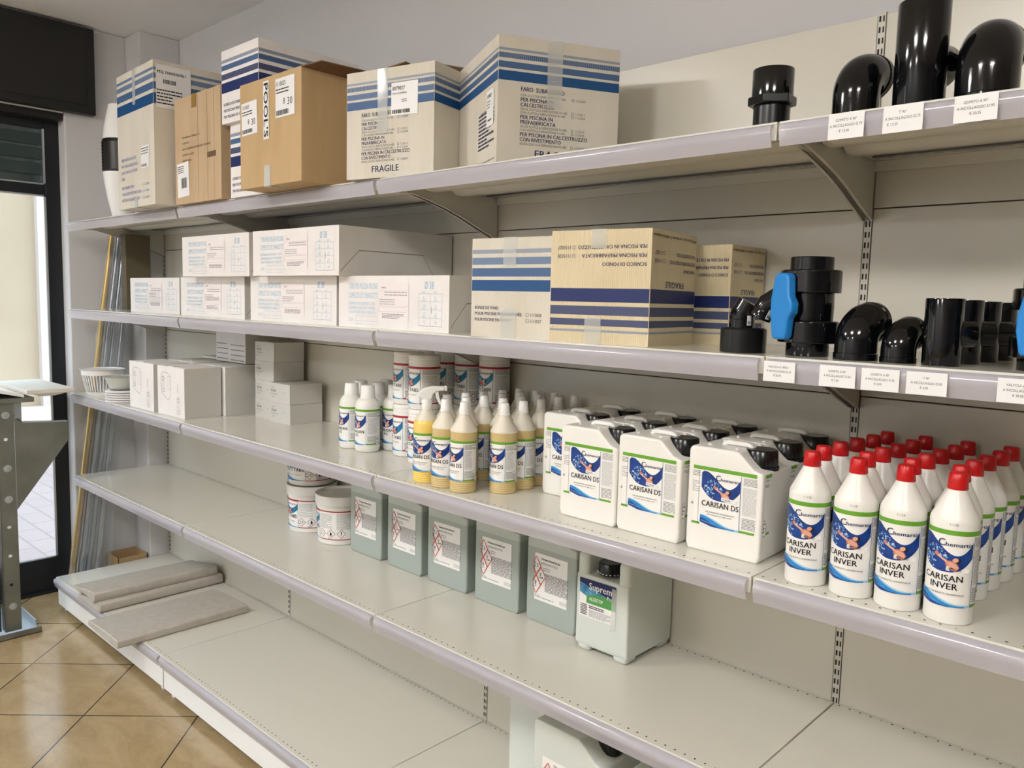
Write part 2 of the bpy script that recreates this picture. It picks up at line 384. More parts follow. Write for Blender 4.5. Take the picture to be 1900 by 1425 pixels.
def chem_label(d, u0, u1, v0, v1, lines, acc='lab_green', img='lab_blue', price='€ 11,50', uL=None, uR=None, sub=('', ''), side=None, seed=3, haz=None, bandR=True, tsize=None, left_col=False):
    W, H = u1-u0, v1-v0; uL = u0 if uL is None else uL; uR = u1 if uR is None else uR
    X = lambda t: u0+t*W; Y = lambda t: v0+t*H
    d.rect(uL, v0, uR, v1, 'paper', 0)
    d.rect(uL, v1-.062*H, uR, v1, acc, 1)
    # swimmer picture
    iT, iB = .925, .45
    def tt(t):
        if t < .70: q = min(1, max(0, (t-.10)/.60)); return iT-.25*q*q*(3-2*q)-(.04*(1-t/.06)**2 if t < .06 else 0)
        return iT-.07-.18*(1-((t-.70)/.30)**2)
    top = lambda t: Y(tt(t))
    bb = lambda t: iB+.20*(abs(2*t-1))**2.6
    bot = lambda t: Y(bb(t))
    d.band(u0+.01*W, u1-.02*W, bot, top, img, 1, n=22)
    R = random.Random(seed)
    for i in range(46):
        a = R.uniform(.25, 2.9); rr = R.uniform(.16, .26); cx = .27+rr*math.cos(a)*.95+.04; cy = .58+rr*math.sin(a)*.9-.02
        if not (bb(cx)+.02 < cy < tt(cx)-.03): continue
        z = R.uniform(.006, .022); d.ell(X(cx), Y(cy), z*W, z*W*R.uniform(.5, 1.6), R.choice(['splash', 'splash2', 'splash']), 2+i*.015, R.uniform(0, 3), n=6)
    for i in range(30):
        cx = R.uniform(.14, .36); cy = R.uniform(.47, .66)
        if cy < bb(cx)+.02: continue
        z = R.uniform(.008, .03); d.ell(X(cx), Y(cy), z*W*.7, z*W, R.choice(['splash', 'splash2']), 2.8+i*.02, R.uniform(0, 3), n=6)
    # swimmer: head, shoulders, raised arm and clasped hands
    d.P([(X(.50), Y(.60)), (X(.54), Y(.50)), (X(.68), Y(.47)), (X(.74), Y(.52)), (X(.70), Y(.575)), (X(.6), Y(.61))], 'skin2', 3.7)
    d.P([(X(.53), Y(.58)), (X(.57), Y(.53)), (X(.70), Y(.50)), (X(.73), Y(.53)), (X(.68), Y(.57)), (X(.6), Y(.595))], 'skin', 4.1)
    d.ell(X(.705), Y(.615), .062*W, .034*H, 'hair', 4.6, .3); d.ell(X(.672), Y(.620), .050*W, .029*H, 'skin', 5, .5)
    d.P([(X(.33), Y(.665)), (X(.36), Y(.645)), (X(.47), Y(.605)), (X(.54), Y(.575)), (X(.55), Y(.60)), (X(.46), Y(.64)), (X(.36), Y(.69))], 'skin', 5.4)
    d.ell(X(.36), Y(.675), .04*W, .028*H, 'skin2', 5.8); d.ell(X(.43), Y(.66), .022*W, .012*H, 'splash', 6.2)
    if acc == 'lab_red': d.P([(X(.5), Y(.58)), (X(.56), Y(.5)), (X(.66), Y(.5)), (X(.62), Y(.57))], 'swim_red', 6.5)
    # maker's mark
    d.text('C', X(.36), Y(.79), .19*W, 'ink_navy', 3, 1); d.fit('hemartis', X(.49), X(.96), Y(.795), .105*W, 'ink_navy', 3, 1 if acc == 'lab_green' else 0)
    # price ticket
    c, q = math.cos(-.08), math.sin(-.08); px, py, pw, ph = X(.72), Y(.495), .18*W, .030*H
    rp = lambda a, b: (px+a*c-b*q, py+a*q+b*c)
    d.P([rp(-pw, -ph), rp(pw, -ph), rp(pw*1.05, 0), rp(pw, ph), rp(-pw, ph), rp(-pw*1.05, 0)], 'sticker', 7)
    d.text(price, *rp(-pw*.8, -ph*.5), ph*1.4, 'ink_black', 8, 0, 1.05, rot=-.08)
    ts = tsize or .15*W; yy = .335
    for i, (s, a, b) in enumerate(lines):
        d.fit(s, X(a), X(b), Y(yy), ts, 'ink_black', 3, 1); yy -= ts/H*.92
    d.fit(sub[0], X(.14), X(.86), Y(yy+.018), .045*W, 'ink_black', 3, 0)
    if sub[1]: d.fit(sub[1], X(.18), X(.8), Y(yy-.022), .045*W, 'ink_black', 3, 0)
    # waves
    w0 = lambda t: Y(.005+(.0 if t < .3 else 0)); hA = lambda t: Y(.02+.15*(.5+.5*math.cos(PI*min(1, t*1.15)))); hB = lambda t: Y(.01+.10*(.5+.5*math.cos(PI*min(1, t*1.25)))); lo = lambda t: Y(.05*max(0, 1-t*2))
    d.band(u0+.01*W, u1-.02*W, lo, lambda t: hA(t)+.01*H, 'lab_wave3', 2, n=14); d.band(u0+.01*W, u1-.12*W, lo, hA, 'lab_wave2', 3, n=14); d.band(u0+.01*W, u1-.38*W, lo, lambda t: hB(t)+.02*H*(1-t), 'lab_wave1', 4, n=12)
    d.fit('Chemartis per piscine', X(.05), X(.4), Y(.075), .04*W, 'splash', 6, 0, rot=-.15)
    d.rect(u1-.012*W, v0, u1, v1-.07*H, 'lab_line', 4)
    if uR > u1+.01:
        d.rect(u1, v0, uR, v0+.04*H, acc, 1)
        e = uR-u1; d.micro(u1+.06*e, Y(.79), u1+.9*e, Y(.92), 7, 'ink_grey', 2, seed+1); d.micro(u1+.06*e, Y(.3), u1+(.9 if not haz else .6)*e, Y(.76), 26, 'ink_lightgrey', 2, seed+2); d.micro(u1+.06*e, Y(.07), u1+.8*e, Y(.26), 8, 'ink_grey', 2, seed+3)
        if haz: ghs(d, u1+haz[0]*e, Y(haz[1]), haz[2], 'corr', 3, 'ghs_dark')
    if uL < u0-.005:
        e = u0-uL; d.rect(uL, v0, u0, v0+.04*H, acc, 1); d.micro(uL+.05*e, Y(.82), u0-.08*e, Y(.92), 4, 'ink_grey', 2, seed+4); d.micro(uL+.05*e, Y(.55), u0-.08*e, Y(.75), 6, 'ink_lightgrey', 2, seed+5); d.rect(u0-.004, v0, u0-.0034, v1-.07*H, 'ink_grey', 3)
# ================================================================ THE ROOM
ZC = 2.475; YB = .485; XL = -.24; XR = 8.6; YF = -5.0
mb = MB(); mb.box(XL-.12, YF, -.05, XR, YB, 0, 'floor'); struct('floor', mb)
mb = MB(); mb.box(XL-.12, YF, ZC, XR, YB+.1, ZC+.1, 'ceiling'); struct('ceiling', mb)
mb = MB(); mb.box(XL-.3, YB, 0, XR, YB+.1, ZC, 'wall'); struct('wall_back', mb)
mb = MB(); mb.box(XR, YF, 0, XR+.1, YB+.1, ZC, 'wall_side'); struct('wall_right', mb)
mb = MB(); mb.box(XL-.12, YF-.1, 0, XR, YF, ZC, 'wall'); struct('wall_front', mb)
mb = MB()   # wall with the shop front: pier by the corner, lintel, far pier
mb.box(XL-.12, .05, 0, XL, YB, ZC, 'wall'); mb.box(XL-.12, -4.0, 2.1, XL, .05, ZC, 'wall'); mb.box(XL-.12, YF, 0, XL, -4.0, ZC, 'wall')
struct('wall_left', mb, bevel=.006, seg=3)
mb = MB(); mb.box(XL, .308, 0, -.087, YB, ZC, 'wall'); struct('trim_1', mb, bevel=.005, seg=3)      # pilaster in the corner
# glazed shop front: black frame, louvre above, glass below
mb = MB(); X0, X1 = -.345, -.315
mb.box(X0, -.008, 0.0, X1, .05, 2.1, 'black_frame'); mb.box(X0, -4.0, 0, X1, -3.94, 2.1, 'black_frame')
for y in (-1.0, -2.0, -3.0): mb.box(X0, y-.05, 0, X1, y+.05, 2.1, 'black_frame')
mb.box(X0, -3.94, 0.0, X1, -.008, .158, 'black_frame'); mb.box(X0, -3.94, 1.757, X1, -.008, 1.800, 'black_frame'); mb.box(X0, -3.94, 2.035, X1, -.008, 2.1, 'black_frame')
mb.box(X0, -4.0, 0, X1+.02, .05, .012, 'black_frame')
win = struct('window_1', mb, bevel=.002)
mb = MB()
for a, b in ((-.95, -.008), (-1.95, -1.05), (-2.95, -2.05), (-3.94, -3.05)): mb.box(-.331, a, .158, -.327, b, 1.757, 'glass')
mb.build('pane', win)
mb = MB()
for a, b in ((-.95, -.008), (-1.95, -1.05), (-2.95, -2.05), (-3.94, -3.05)):
    mb.box(-.333, a, 1.80, -.329, b, 2.035, 'glass_green')
    for z in (1.84, 1.905, 1.965): mb.prism([(-.325, z), (-.318, z+.002), (-.322, z+.05), (-.327, z+.05)], a+.01, b-.01, 'glass_green', axis='y')
mb.build('louvre', win)
mb = MB()
for z0 in (.158, 1.80): mb.box(-.322, -.95, z0, -.312, -.008, z0+.006, 'alu')
mb.box(-.322, -.016, .158, -.312, -.008, 1.757, 'alu'); mb.box(-.322, -.016, 1.80, -.312, -.008, 2.035, 'alu'); mb.box(-.322, -.95, 1.750, -.312, -.008, 1.757, 'alu')
mb.build('glazing_bead', win)
# shutter housing over the shop front
t = thing('shutter_box', 'matt black roller shutter housing above the glazed shop front', 'shutter box', (0, 0, 0))
mb = MB(); mb.box(XL+.002, -4.1, 2.105, XL+.045, .163, 2.462, 'black_box'); mb.build('housing', t, bevel=.002)
mb = MB(); mb.box(XL+.045, -4.0, 2.14, XL+.048, .125, 2.43, 'black_box'); mb.build('cover_panel', t, bevel=.001)
mb = MB(); mb.box(XL-.1, -4.0, 2.07, XL-.005, .045, 2.1, 'black_box'); mb.build('shutter_slot', win)
# outside: pavement, opposite wall, grey return, added pale column, sunlit far ground
mb = MB(); mb.box(-14, -9, -.09, -.36, 12, -.02, 'paving'); struct('ground_outside', mb)
mb = MB(); mb.box(-6.7, -9, -.02, -6.4, 1.72, 3.4, 'ext_wall'); struct('wall_opposite', mb)
mb = MB(); mb.box(-6.9, 1.72, -.02, -6.45, 9, 3.4, 'ext_grey'); struct('wall_opposite_return', mb)
mb = MB(); mb.box(-6.45, 1.70, -.02, -6.3, 1.92, 3.4, 'ext_white'); struct('added_column_outside', mb)  # added column, stands in for a bright reflection strip in the glass
mb = MB(); mb.box(-6.4, -9, -.02, -4.2, 9, .06, 'ext_white'); struct('sunlit_ground_outside', mb)  # pale slab: sun glare on the far ground put into its colour
# ceiling lamps (square panels, as mirrored in the black fittings; rear pair added as fill light)
first = None
for i, (x, y) in enumerate([(1.0, -1.9), (2.75, -2.0), (4.2, -1.8), (1.0, -4.2), (3.0, -4.2)]):
    if first is None:
        first = t = thing('ceiling_lamp', 'square flush ceiling lamp nearest the shop front', 'lamp', (x, y, ZC), 0, 'square ceiling lamps')
        mb = MB(); mb.box(-.2, -.2, -.03, .2, .2, 0, 'lamp_frame'); mb.build('lamp_frame', t, bevel=.003)
        mb = MB(); mb.box(-.19, -.19, -.07, .19, .19, -.0305, 'lamp'); mb.build('diffuser', t)
    else:
        dup(first, (x, y, ZC), 0, ['', 'square flush ceiling lamp above the middle of the aisle', 'square flush ceiling lamp at the right end of the aisle', 'added square fill lamp at the back on the shop front side', 'added square fill lamp at the back of the room'][i])
# ================================================================ SHELVING
YP = .397                       # face of the back panels
BX = [-.08, .96, 2.015, 3.0, 4.05]      # bay limits
ZA, ZB, ZCc, ZD, ZE = 1.6315, 1.2761, .9219, .568, .1418
t = thing('shelving_frame', 'long cream metal back frame of slotted uprights and panels along the wall', 'shelving', (0, 0, 0))
for i in range(5):
    mb = MB(); x = BX[i]; a, b = (x-.0065, x+.0065) if i else (x-.006, x+.006)
    mb.box(a, YP-.001, .02, b, YP+.055, 1.897, 'cream_metal_matt')
    z = .155
    while z < 1.885:
        for c, w in ((-.0032, .0016), (.0032, .0012)): mb.box(x+c-w, YP-.0016, z, x+c+w, YP-.001, z+.0105, 'dark_slot')
        z += .0196
    mb.build('upright', t)
    if i < 4:
        for a, b in ((.03, .1225), (.1245, .477), (.479, .831), (.833, 1.1855), (1.1875, 1.54), (1.542, 1.893)):
            mb = MB(); mb.box(BX[i]+.008, YP, a, BX[i+1]-.008, YP+.012, b, 'panel'); mb.build('back_panel', t, bevel=.0012)
        mb = MB(); mb.box(BX[i]+.008, YP+.02, .05, BX[i+1]-.008, YP+.04, 1.86, 'carton_dark'); mb.build('gap_shade_sheet', t)  # dark sheet added to put shade into the panel seams
lev = {'A': (ZA, 'topmost'), 'B': (ZB, 'second from top'), 'C': (ZCc, 'third from top'), 'D': (ZD, 'fourth from top'), 'E': (ZE, 'bottom')}
bayname = ['in the leftmost bay by the window', 'in the second bay from the left', 'in the third bay from the left', 'in the rightmost bay']
def shelf(bi, L):
    z, nm = lev[L]; x0, x1 = BX[bi]+.0015, BX[bi+1]-.0015; y0 = -.0901 if L == 'E' else 0; w = x1-x0
    base = L == 'E'
    t = thing('metal_shelf', 'cream steel shelf, %s level, %s' % (nm, bayname[bi]), 'shelf', (x0, y0, z), 0, 'cream steel shelves of the wall rack')
    yb = YP-.002-y0
    mb = MB()
    mb.box(0, 0, -.004, w, yb, 0, 'cream_metal'); mb.box(0, 0, -.028, w, .004, -.004, 'cream_metal')
    mb.box(0, .004, -.026, .002, yb, -.004, 'cream_metal'); mb.box(w-.002, .004, -.026, w, yb, -.004, 'cream_metal')
    mb.box(.002, yb-.004, -.024, w-.002, yb, -.004, 'cream_metal')
    d = D(mb, m_top(0)); p = .02; n = int((w-.02)/p)
    for r in (.013, yb-.008):
        for k in range(n+1):
            cx = .011+k*p; d.ell(cx, r, .0021, .0021, 'dark_slot' if (k*7+int(r*100)) % 11 else 'pale_hole', 0, n=7)
    mb.build('deck', t, bevel=.0012)
    if not base:
        mb = MB()
        for yy in (.165, .262): mb.prism([(yy-.045, -.004), (yy-.03, -.0135), (yy-.006, -.0155), (yy, -.0155), (yy, -.004)], .012, w-.012, 'cream_metal')
        mb.build('stiffener', t, bevel=.001)
        mb = MB(); mb.box(.02, yb-.06, -.0075, w-.02, yb-.04, -.0045, 'grey_slot')
        k = .03
        while k < w-.03: mb.box(k, yb-.053, -.0079, k+.012, yb-.048, -.0075, 'cream_metal'); k += .026
        mb.build('rear_rail', t)
        prof = [(.072, -.0225), (.072, -.005), (YP-.004, -.005), (YP-.004, -.1125), (YP-.012, -.1125), (.36, -.103), (.32, -.089), (.27, -.070), (.212, -.051), (.15, -.036), (.10, -.0255)]
        for xx in (.003, w-.0055):
            mb = MB(); mb.prism(prof, xx, xx+.0025, 'cream_metal_matt')
            lip = [(p[0], p[1]) for p in prof[3:]]+[prof[0]]
            s = 1 if xx < .1 else -1; a, b = (xx, xx+.006) if s > 0 else (xx-.0035, xx+.0025)
            for q in range(len(lip)-1):
                (y1, z1), (y2, z2) = lip[q], lip[q+1]; mb.prism([(y1, z1), (y2, z2), (y2, z2+.0018), (y1, z1+.0018)], a, b, 'cream_metal_matt')
            mb.build('bracket', t)
    # clear ticket strip hooked on the front lip
    out = [(-.0008, -.0035), (-.006, -.0045), (-.0105, -.008), (-.0125, -.014), (-.0115, -.021), (-.0085, -.028), (-.006, -.0385)]
    inn = [(y+.0012, z+.0002) for y, z in reversed(out)]
    mb = MB(); mb.prism(out+inn, .0055, w-.0045, 'strip', smooth=True); mb.build('ticket_strip', t)
    if base:
        mb = MB(); mb.box(.004, .006, -.117, w-.002, .010, -.029, 'kick'); mb.build('kick_plate', t, bevel=.001)
        for xx in (.03, w-.05):
            mb = MB(); mb.box(xx, .02, -.1415, xx+.02, .05, -.02, 'white_gloss'); mb.build('foot', t, bevel=.002)
        mb = MB(); mb.box(.0, .012, -.117, .003, yb, -.027, 'kick'); mb.build('side_plate', t)
    return t
SH = {}
for L in 'ABCDE':
    for bi in range(4):
        if L == 'E' and bi == 3: continue
        SH[L, bi] = shelf(bi, L)
# price tickets clipped on the strips
def ticket(x0, x1, z0, z1, L, lines, lab, rz=0):
    zs = lev[L][0]; w, h = x1-x0, z1-z0
    o = MB(); o.box(0, 0, 0, w, .0006, h, 'sticker'); d = D(o, m_front())
    for i, (s, sc, u) in enumerate(lines): d.text(s, u*w, h*(.68-.21*i), h*.15*sc, 'ink_black', 0, 0, .84, 'c')
    q = o.build('price_ticket'); q.location = Vector((x0, -.0145, z0))*S
    tag(q, lab, 'price ticket', 'white price tickets on the shelf edges')
tk = 'white paper price ticket '
ticket(3.083, 3.133, ZA-.040, ZA-.004, 'A', [('GOMITO A 90°', 1, .5), ('A INCOLLAGGIO D.75', 1, .5), ('€ 13,00', 1, .45)], tk+'on the top shelf edge under the smaller black elbow')
ticket(3.158, 3.209, ZA-.040, ZA-.004, 'A', [('T 90°', 1, .5), ('A INCOLLAGGIO D.75', 1, .5), ('€ 17,35', 1, .25)], tk+'on the top shelf edge under the upright black tee')
ticket(3.246, 3.296, ZA-.038, ZA-.004, 'A', [('GOMITO A 90°', 1, .5), ('A INCOLLAGGIO D.90', 1, .5), ('€ 20,55', 1, .5)], tk+'on the top shelf edge under the largest black elbow')
ticket(3.006, 3.056, ZB-.037, ZB-.006, 'B', [('VALVOLA A SFERA', 1, .47), ('A INCOLLAGGIO D.63', 1, .5), ('€ 56,90', 1, .45)], tk+'on the second shelf edge under the big blue-handled valve')
ticket(3.093, 3.145, ZB-.037, ZB-.006, 'B', [('GOMITO A 90°', 1, .5), ('A INCOLLAGGIO D.63', 1, .5), ('€ 7,30', 1, .45)], tk+'on the second shelf edge under the bigger of two elbows')
ticket(3.153, 3.204, ZB-.037, ZB-.006, 'B', [('GOMITO A 90°', 1, .5), ('A INCOLLAGGIO D.50', 1, .5), ('€ 5,00', 1, .45)], tk+'on the second shelf edge under the small elbow beside the tees')
ticket(3.213, 3.264, ZB-.037, ZB-.006, 'B', [('T 90°', 1, .5), ('A INCOLLAGGIO D.50', 1, .5), ('€ 6,30', 1, .45)], tk+'on the second shelf edge under the row of black tees')
ticket(3.322, 3.374, ZB-.037, ZB-.006, 'B', [('VALVOLA A SFERA', 1, .5), ('A INCOLLAGGIO D.50', 1, .5), ('€ 38,00', 1, .45)], tk+'cut by the right photo edge, under the small valve')
# ================================================================ CARTONS
def carton(name, label, w, d, h, m, loc, rz=0, decor=None, side=None, cat='box', group=None, top=None, bev=.0016):
    t = thing(name, label, cat, loc, rz, group)
    mb = MB(); vs = [(0, 0, 0), (w, 0, 0), (w, d, 0), (0, d, 0), (0, 0, h), (w, 0, h), (w, d, h), (0, d, h)]
    mb.add(vs, [(0, 3, 2, 1), (4, 5, 6, 7), (0, 1, 5, 4), (2, 3, 7, 6), (3, 0, 4, 7)], m)
    mb.add([vs[i] for i in (1, 2, 6, 5)], [(0, 1, 2, 3)], side or m)
    # weld the side face so the bevel sees one solid
    for k in range(len(mb.f)-1, -1, -1): pass
    f = mb.f[-1]; mb.f[-1] = (1, 2, 6, 5); mb.v = mb.v[:8]
    if decor: decor(mb, w, d, h)
    mb.build('carton_body', t, bevel=bev, bang=1.2)
    return t
def tape(t, u0, u1, v0, v1, h, face='front', m='tape', w=0, over=0, d=0):
    mb = MB(); R = random.Random(int(u0*1e4))
    M = m_front() if face == 'front' else m_right(w)
    dd = D(mb, M); n = 5
    vs = []
    for i in range(n+1):
        v = v0+(v1-v0)*i/n; vs += [M(u0+R.uniform(-.0008, .0008), v, .0012+R.uniform(0, .0008)), M((u0+u1)/2, v, .0012+R.uniform(0, .0016)), M(u1+R.uniform(-.0008, .0008), v, .0012+R.uniform(0, .0008))]
    fs = []
    for i in range(n):
        for k in (0, 1): a = 3*i+k; fs.append((a, a+1, a+4, a+3))
    mb.add(vs, fs, m)
    mb.build('tape', t, recalc=False)
def flap(t, p, m='carton_in', th=.0028, name='flap'):
    # p: four corner points of a raised lid flap
    P = [Vector(q) for q in p]; n = (P[1]-P[0]).cross(P[3]-P[0]).normalized()*th; mb = MB()
    mb.add([tuple(q) for q in P]+[tuple(q+n) for q in P], [(3, 2, 1, 0), (4, 5, 6, 7), (0, 1, 5, 4), (1, 2, 6, 5), (2, 3, 7, 6), (3, 0, 4, 7)], m); mb.build(name, t)
def sticker(t, M, u0, v0, u1, v1, fn, rot=0, m='sticker', name='sticker'):
    mb = MB(); c, q = math.cos(rot), math.sin(rot); W_, H_ = u1-u0, v1-v0
    M2 = lambda u, v, l: M(u0+u*c-v*q, v0+u*q+v*c, l+.0009)
    d = D(mb, M2); d.rect(0, 0, W_, H_, m, 0); fn(d, W_, H_); mb.build(name, t)
def bars(d, u0, v0, u1, v1, seed=1, m='ink_black', l=2):
    R = random.Random(seed); u = u0
    while u < u1: w = R.choice([1, 1, 2, 3])*(u1-u0)/60; d.rect(u, v0, min(u+w, u1), v1, m, l); u += w+R.choice([1, 2])*(u1-u0)/60
def stripes(d, u0, u1, vs, ms):
    for (a, b), m in zip(vs, ms): d.rect(u0, a, u1, b, m, 0)
# --- pool lamp cartons (ivory with blue bands)
FB = ['blue_grey', 'blue_band3', 'blue_band2', 'blue_band']
def faro_decor(title=True, upto=1.0):
    def f(mb, w, d, h):
        vs = [(h*.88, h*.9), (h*.822, h*.862), (h*.745, h*.795), (h*.648, h*.724)]
        for M, L in ((m_front(), w), (m_right(w), d)):
            dd = D(mb, M); stripes(dd, .0008, L-.0008, vs, ['blue_grey', 'blue_band2', 'blue_band2', 'blue_band'])
            for k in range(int(L/.0042)): dd.rect(.002+k*.0042, h*.822, .0032+k*.0042, h*.862, 'blue_grey', 1)
        return
    return f
def faro_text(d, w, h):
    x = w*.18; y = h*.575
    d.fit('FARO  SUBACQUEO', x, x+w*.36, y, h*.05, 'ink_navy', 1, 1)
    rows = [('CON SCATOLA DERIVAZIONE IN ABS', 0, .37, '1123004'), ('PER PISCINA IN', 1, .27, 0), ('CALCESTRUZZO', 1, .28, 0), ('SENZA SCATOLA DERIVAZIONE IN ABS', 0, .385, '1123017'), ('CON SCATOLA DERIVAZIONE IN ABS', 0, .37, '1123038'),
            ('PER PISCINA IN', 1, .27, 0), ('PREFABBRICATA', 1, .29, 0), ('SENZA SCATOLA DERIVAZIONE IN ABS', 0, .385, '1123019'), ('CON SCATOLA DERIVAZIONE IN ABS', 0, .37, '1123045'), ('PER PISCINA IN CALCESTRUZZO', 1, .56, 0), ('CON RIVESTIMENTO', 1, .34, 0), ('SENZA SCATOLA DERIVAZIONE IN ABS', 0, .385, '1123047')]
    y -= h*.012
    for s_, b, wd, code in rows:
        y -= h*(.0405 if b else .0285)
        d.fit(s_, x, x+w*wd, y, h*(.044 if b else .027), 'ink_navy' if b else 'ink_grey', 1, b)
        if code: d.frame(x+w*.42, y, x+w*.437, y+h*.02, .0005, 'ink_navy', 1); d.text(code, x+w*.45, y, h*.026, 'ink_grey', 1)
    d.fit('FRAGILE', x+w*.12, x+w*.44, h*.055, h*.085, 'ink_navy', 1, 1)
def faro1_decor(mb, w, d, h): faro_decor()(mb, w, d, h); faro_text(D(mb, m_front()), w, h)
rz = math.radians(13)
t = carton('lamp_carton', 'ivory carton with blue bands and FRAGILE print, squarely facing the aisle with torn top flaps', .256, .235, .246, 'carton_ivory', (1.925, -.027, ZA), rz, faro1_decor, group='ivory pool lamp cartons')
flap(t, [(.055, .20, .247), (.25, .20, .247), (.25, .12, .262), (.16, .12, .285)]); flap(t, [(.01, .03, .247), (.01, .22, .247), (.12, .2, .276), (.135, .05, .272)], 'carton_in')
tape(t, .095, .125, .10, .246, .246)
def f(d, W_, H_): d.text('0079027', .003, H_*.76, H_*.17, 'ink_black', 1, 1, .8); d.text('FARO S/LAMPADA', .003, H_*.64, H_*.075, 'ink_black', 1, 1, .9); d.micro(.03, H_*.38, .045, H_*.5, 2, 'ink_grey', 1); bars(d, .003, .004, W_*.7, H_*.17, 3)
sticker(t, m_front(), .135, .137, .135+.076, .137+.073, f)
def faro2_decor(mb, w, d, h):
    faro_decor()(mb, w, d, h); faro_text(D(mb, m_right(w)), d, h)
    dd = D(mb, m_front()); dd.micro(w*.55, h*.15, w*.93, h*.46, 10, 'ink_navy', 1, 5, .5); dd.text('PROJECTOR', w*.6, h*.44, h*.035, 'ink_navy', 1, 1, .9)
    dd.micro(w*.5, h*.03, w*.95, h*.05, 1, 'ink_grey', 1, 9)
t = carton('lamp_carton', 'ivory carton with blue bands turned cornerwise, rightmost box of the top shelf', .285, .268, .248, 'carton_ivory', (2.1525, .1285, ZA), math.radians(-27.5), faro2_decor, group='ivory pool lamp cartons')
flap(t, [(.02, .02, .249), (.13, .02, .249), (.12, .06, .285), (.03, .06, .285)])
mb = MB(); dd = D(mb, m_right(.285+.001)); dd.rect(.105, .115, .138, .249, 'tape', 1); mb.build('tape', t)
def f(d, W_, H_): d.text('0079027', .004, H_*.8, H_*.14, 'ink_black', 1, 1, .8); d.micro(.004, H_*.5, W_*.5, H_*.75, 3, 'ink_grey', 1); bars(d, .01, .01, W_*.75, H_*.2, 7)
sticker(t, m_front(), .215, .078, .262, .15, f)
# --- tall lamp carton at the window end
def tall_decor(mb, w, d, h):
    vs = [(h*.93, h*.95), (h*.875, h*.91), (h*.80, h*.85), (h*.70, h*.775)]
    for M, L in ((m_front(), w), (m_right(w), d)): stripes(D(mb, M), .001, L-.001, vs, ['blue_band3', 'blue_band3', 'blue_band2', 'blue_band'])
    dd = D(mb, m_front())
    for i, s_ in enumerate(['BRENNER AUS ABS', 'MIT VERLÄNGERUNG'.replace('Ä', 'A'), 'UND TRAPEZ STÜCK', 'FÜR', 'BETONBECKEN', 'VORGEFERTIGTE BECKEN', 'BETON FOLIENBECKEN']):
        wd = [.42, .46, .45, .08, .34, .54, .5][i]; dd.fit(s_, w*.10, w*(.10+wd), h*(.355-.047*i-(.02 if i > 3 else 0)), h*.032, 'ink_violet', 1, 1)
        if i > 3: dd.frame(w*.68, h*(.355-.047*i-.02), w*.71, h*(.355-.047*i-.002), .0008, 'ink_violet', 1); dd.text('1123036', w*.73, h*(.355-.047*i-.02), h*.026, 'ink_violet', 1)
t = carton('tall_carton', 'tall ivory carton with light blue bands, tallest box of the top shelf', .328, .225, .443, 'carton_ivory', (.640, -.066, ZA), math.radians(-2.5), tall_decor, side='carton_ivory')
def f(d, W_, H_): d.micro(.003, H_*.1, W_*.9, H_*.6, 5, 'ink_black', 1, 4); bars(d, W_*.2, H_*.68, W_*.6, H_*.76, 3); d.text('MSJ 1000036961', .004, H_*.84, H_*.07, 'ink_black', 1, 1)
mb = MB(); M_ = m_right(.328+.0011); d_ = D(mb, M_); d_.rect(.008, .30, .118, .432, 'sticker', 1); d_.text('MSJ 1000036961', .012, .405, .013, 'ink_black', 2, 1); bars(d_, .03, .375, .07, .388, 3, l=2); d_.micro(.01, .31, .09, .36, 5, 'ink_black', 2, 4); mb.build('sticker', t)
def f(d, W_, H_): d.micro(.002, H_*.6, W_*.9, H_*.95, 3, 'ink_grey', 1); bars(d, .003, .004, W_*.7, H_*.18, 5, 'ink_grey')
sticker(t, m_front(), .215, .12, .285, .19, f)
tape(t, .15, .178, .33, .443, .443); mb = MB(); mb.box(.150, -.0012, 0, .176, -.0006, .035, 'tape'); mb.box(.150, -.0012, -.0012, .176, .05, -.0004, 'tape'); mb.build('tape', t)
# --- brown carton next to it
def brown_decor(mb, w, d, h):
    dd = D(mb, m_front()); n = [.40, .16, .62, .26, .2, .1]
    for i, s_ in enumerate(['Snack&Seat Dellasca S.L', 'PI: 98123321', 'BOCK CLEANING BUTTON SKIM 725X ROD', 'CON NO. 6210270', 'MADE IN CHINA', 'TOTAL: 4']): dd.fit(s_, w*.17, w*(.17+n[i]), h*(.615-.055*i), h*.026, 'ink_brown', 1, 1)
    for u in (.52, .72, .86): dd.rect(w*u, .002, w*u+.0012, h-.004, 'carton_in', 1)
    bars(dd, w*.72, h*.39, w*.9, h*.44, 8, 'ink_brown', 2)
t = carton('brown_carton', 'plain brown carton with creased front, right of the tall ivory carton', .303, .25, .325, 'carton_pale', (.990, -.024, ZA), 0, brown_decor)
mb = MB(); mb.box(.12, -.0014, .285, .15, -.0006, .326, 'tape_brown'); mb.build('tape', t)
def f(d, W_, H_): d.micro(.004, H_*.7, W_*.6, H_*.93, 4, 'ink_black', 1); bars(d, W_*.35, H_*.25, W_*.8, H_*.55, 5)
sticker(t, m_front(), .018, .02, .098, .125, f, .05)
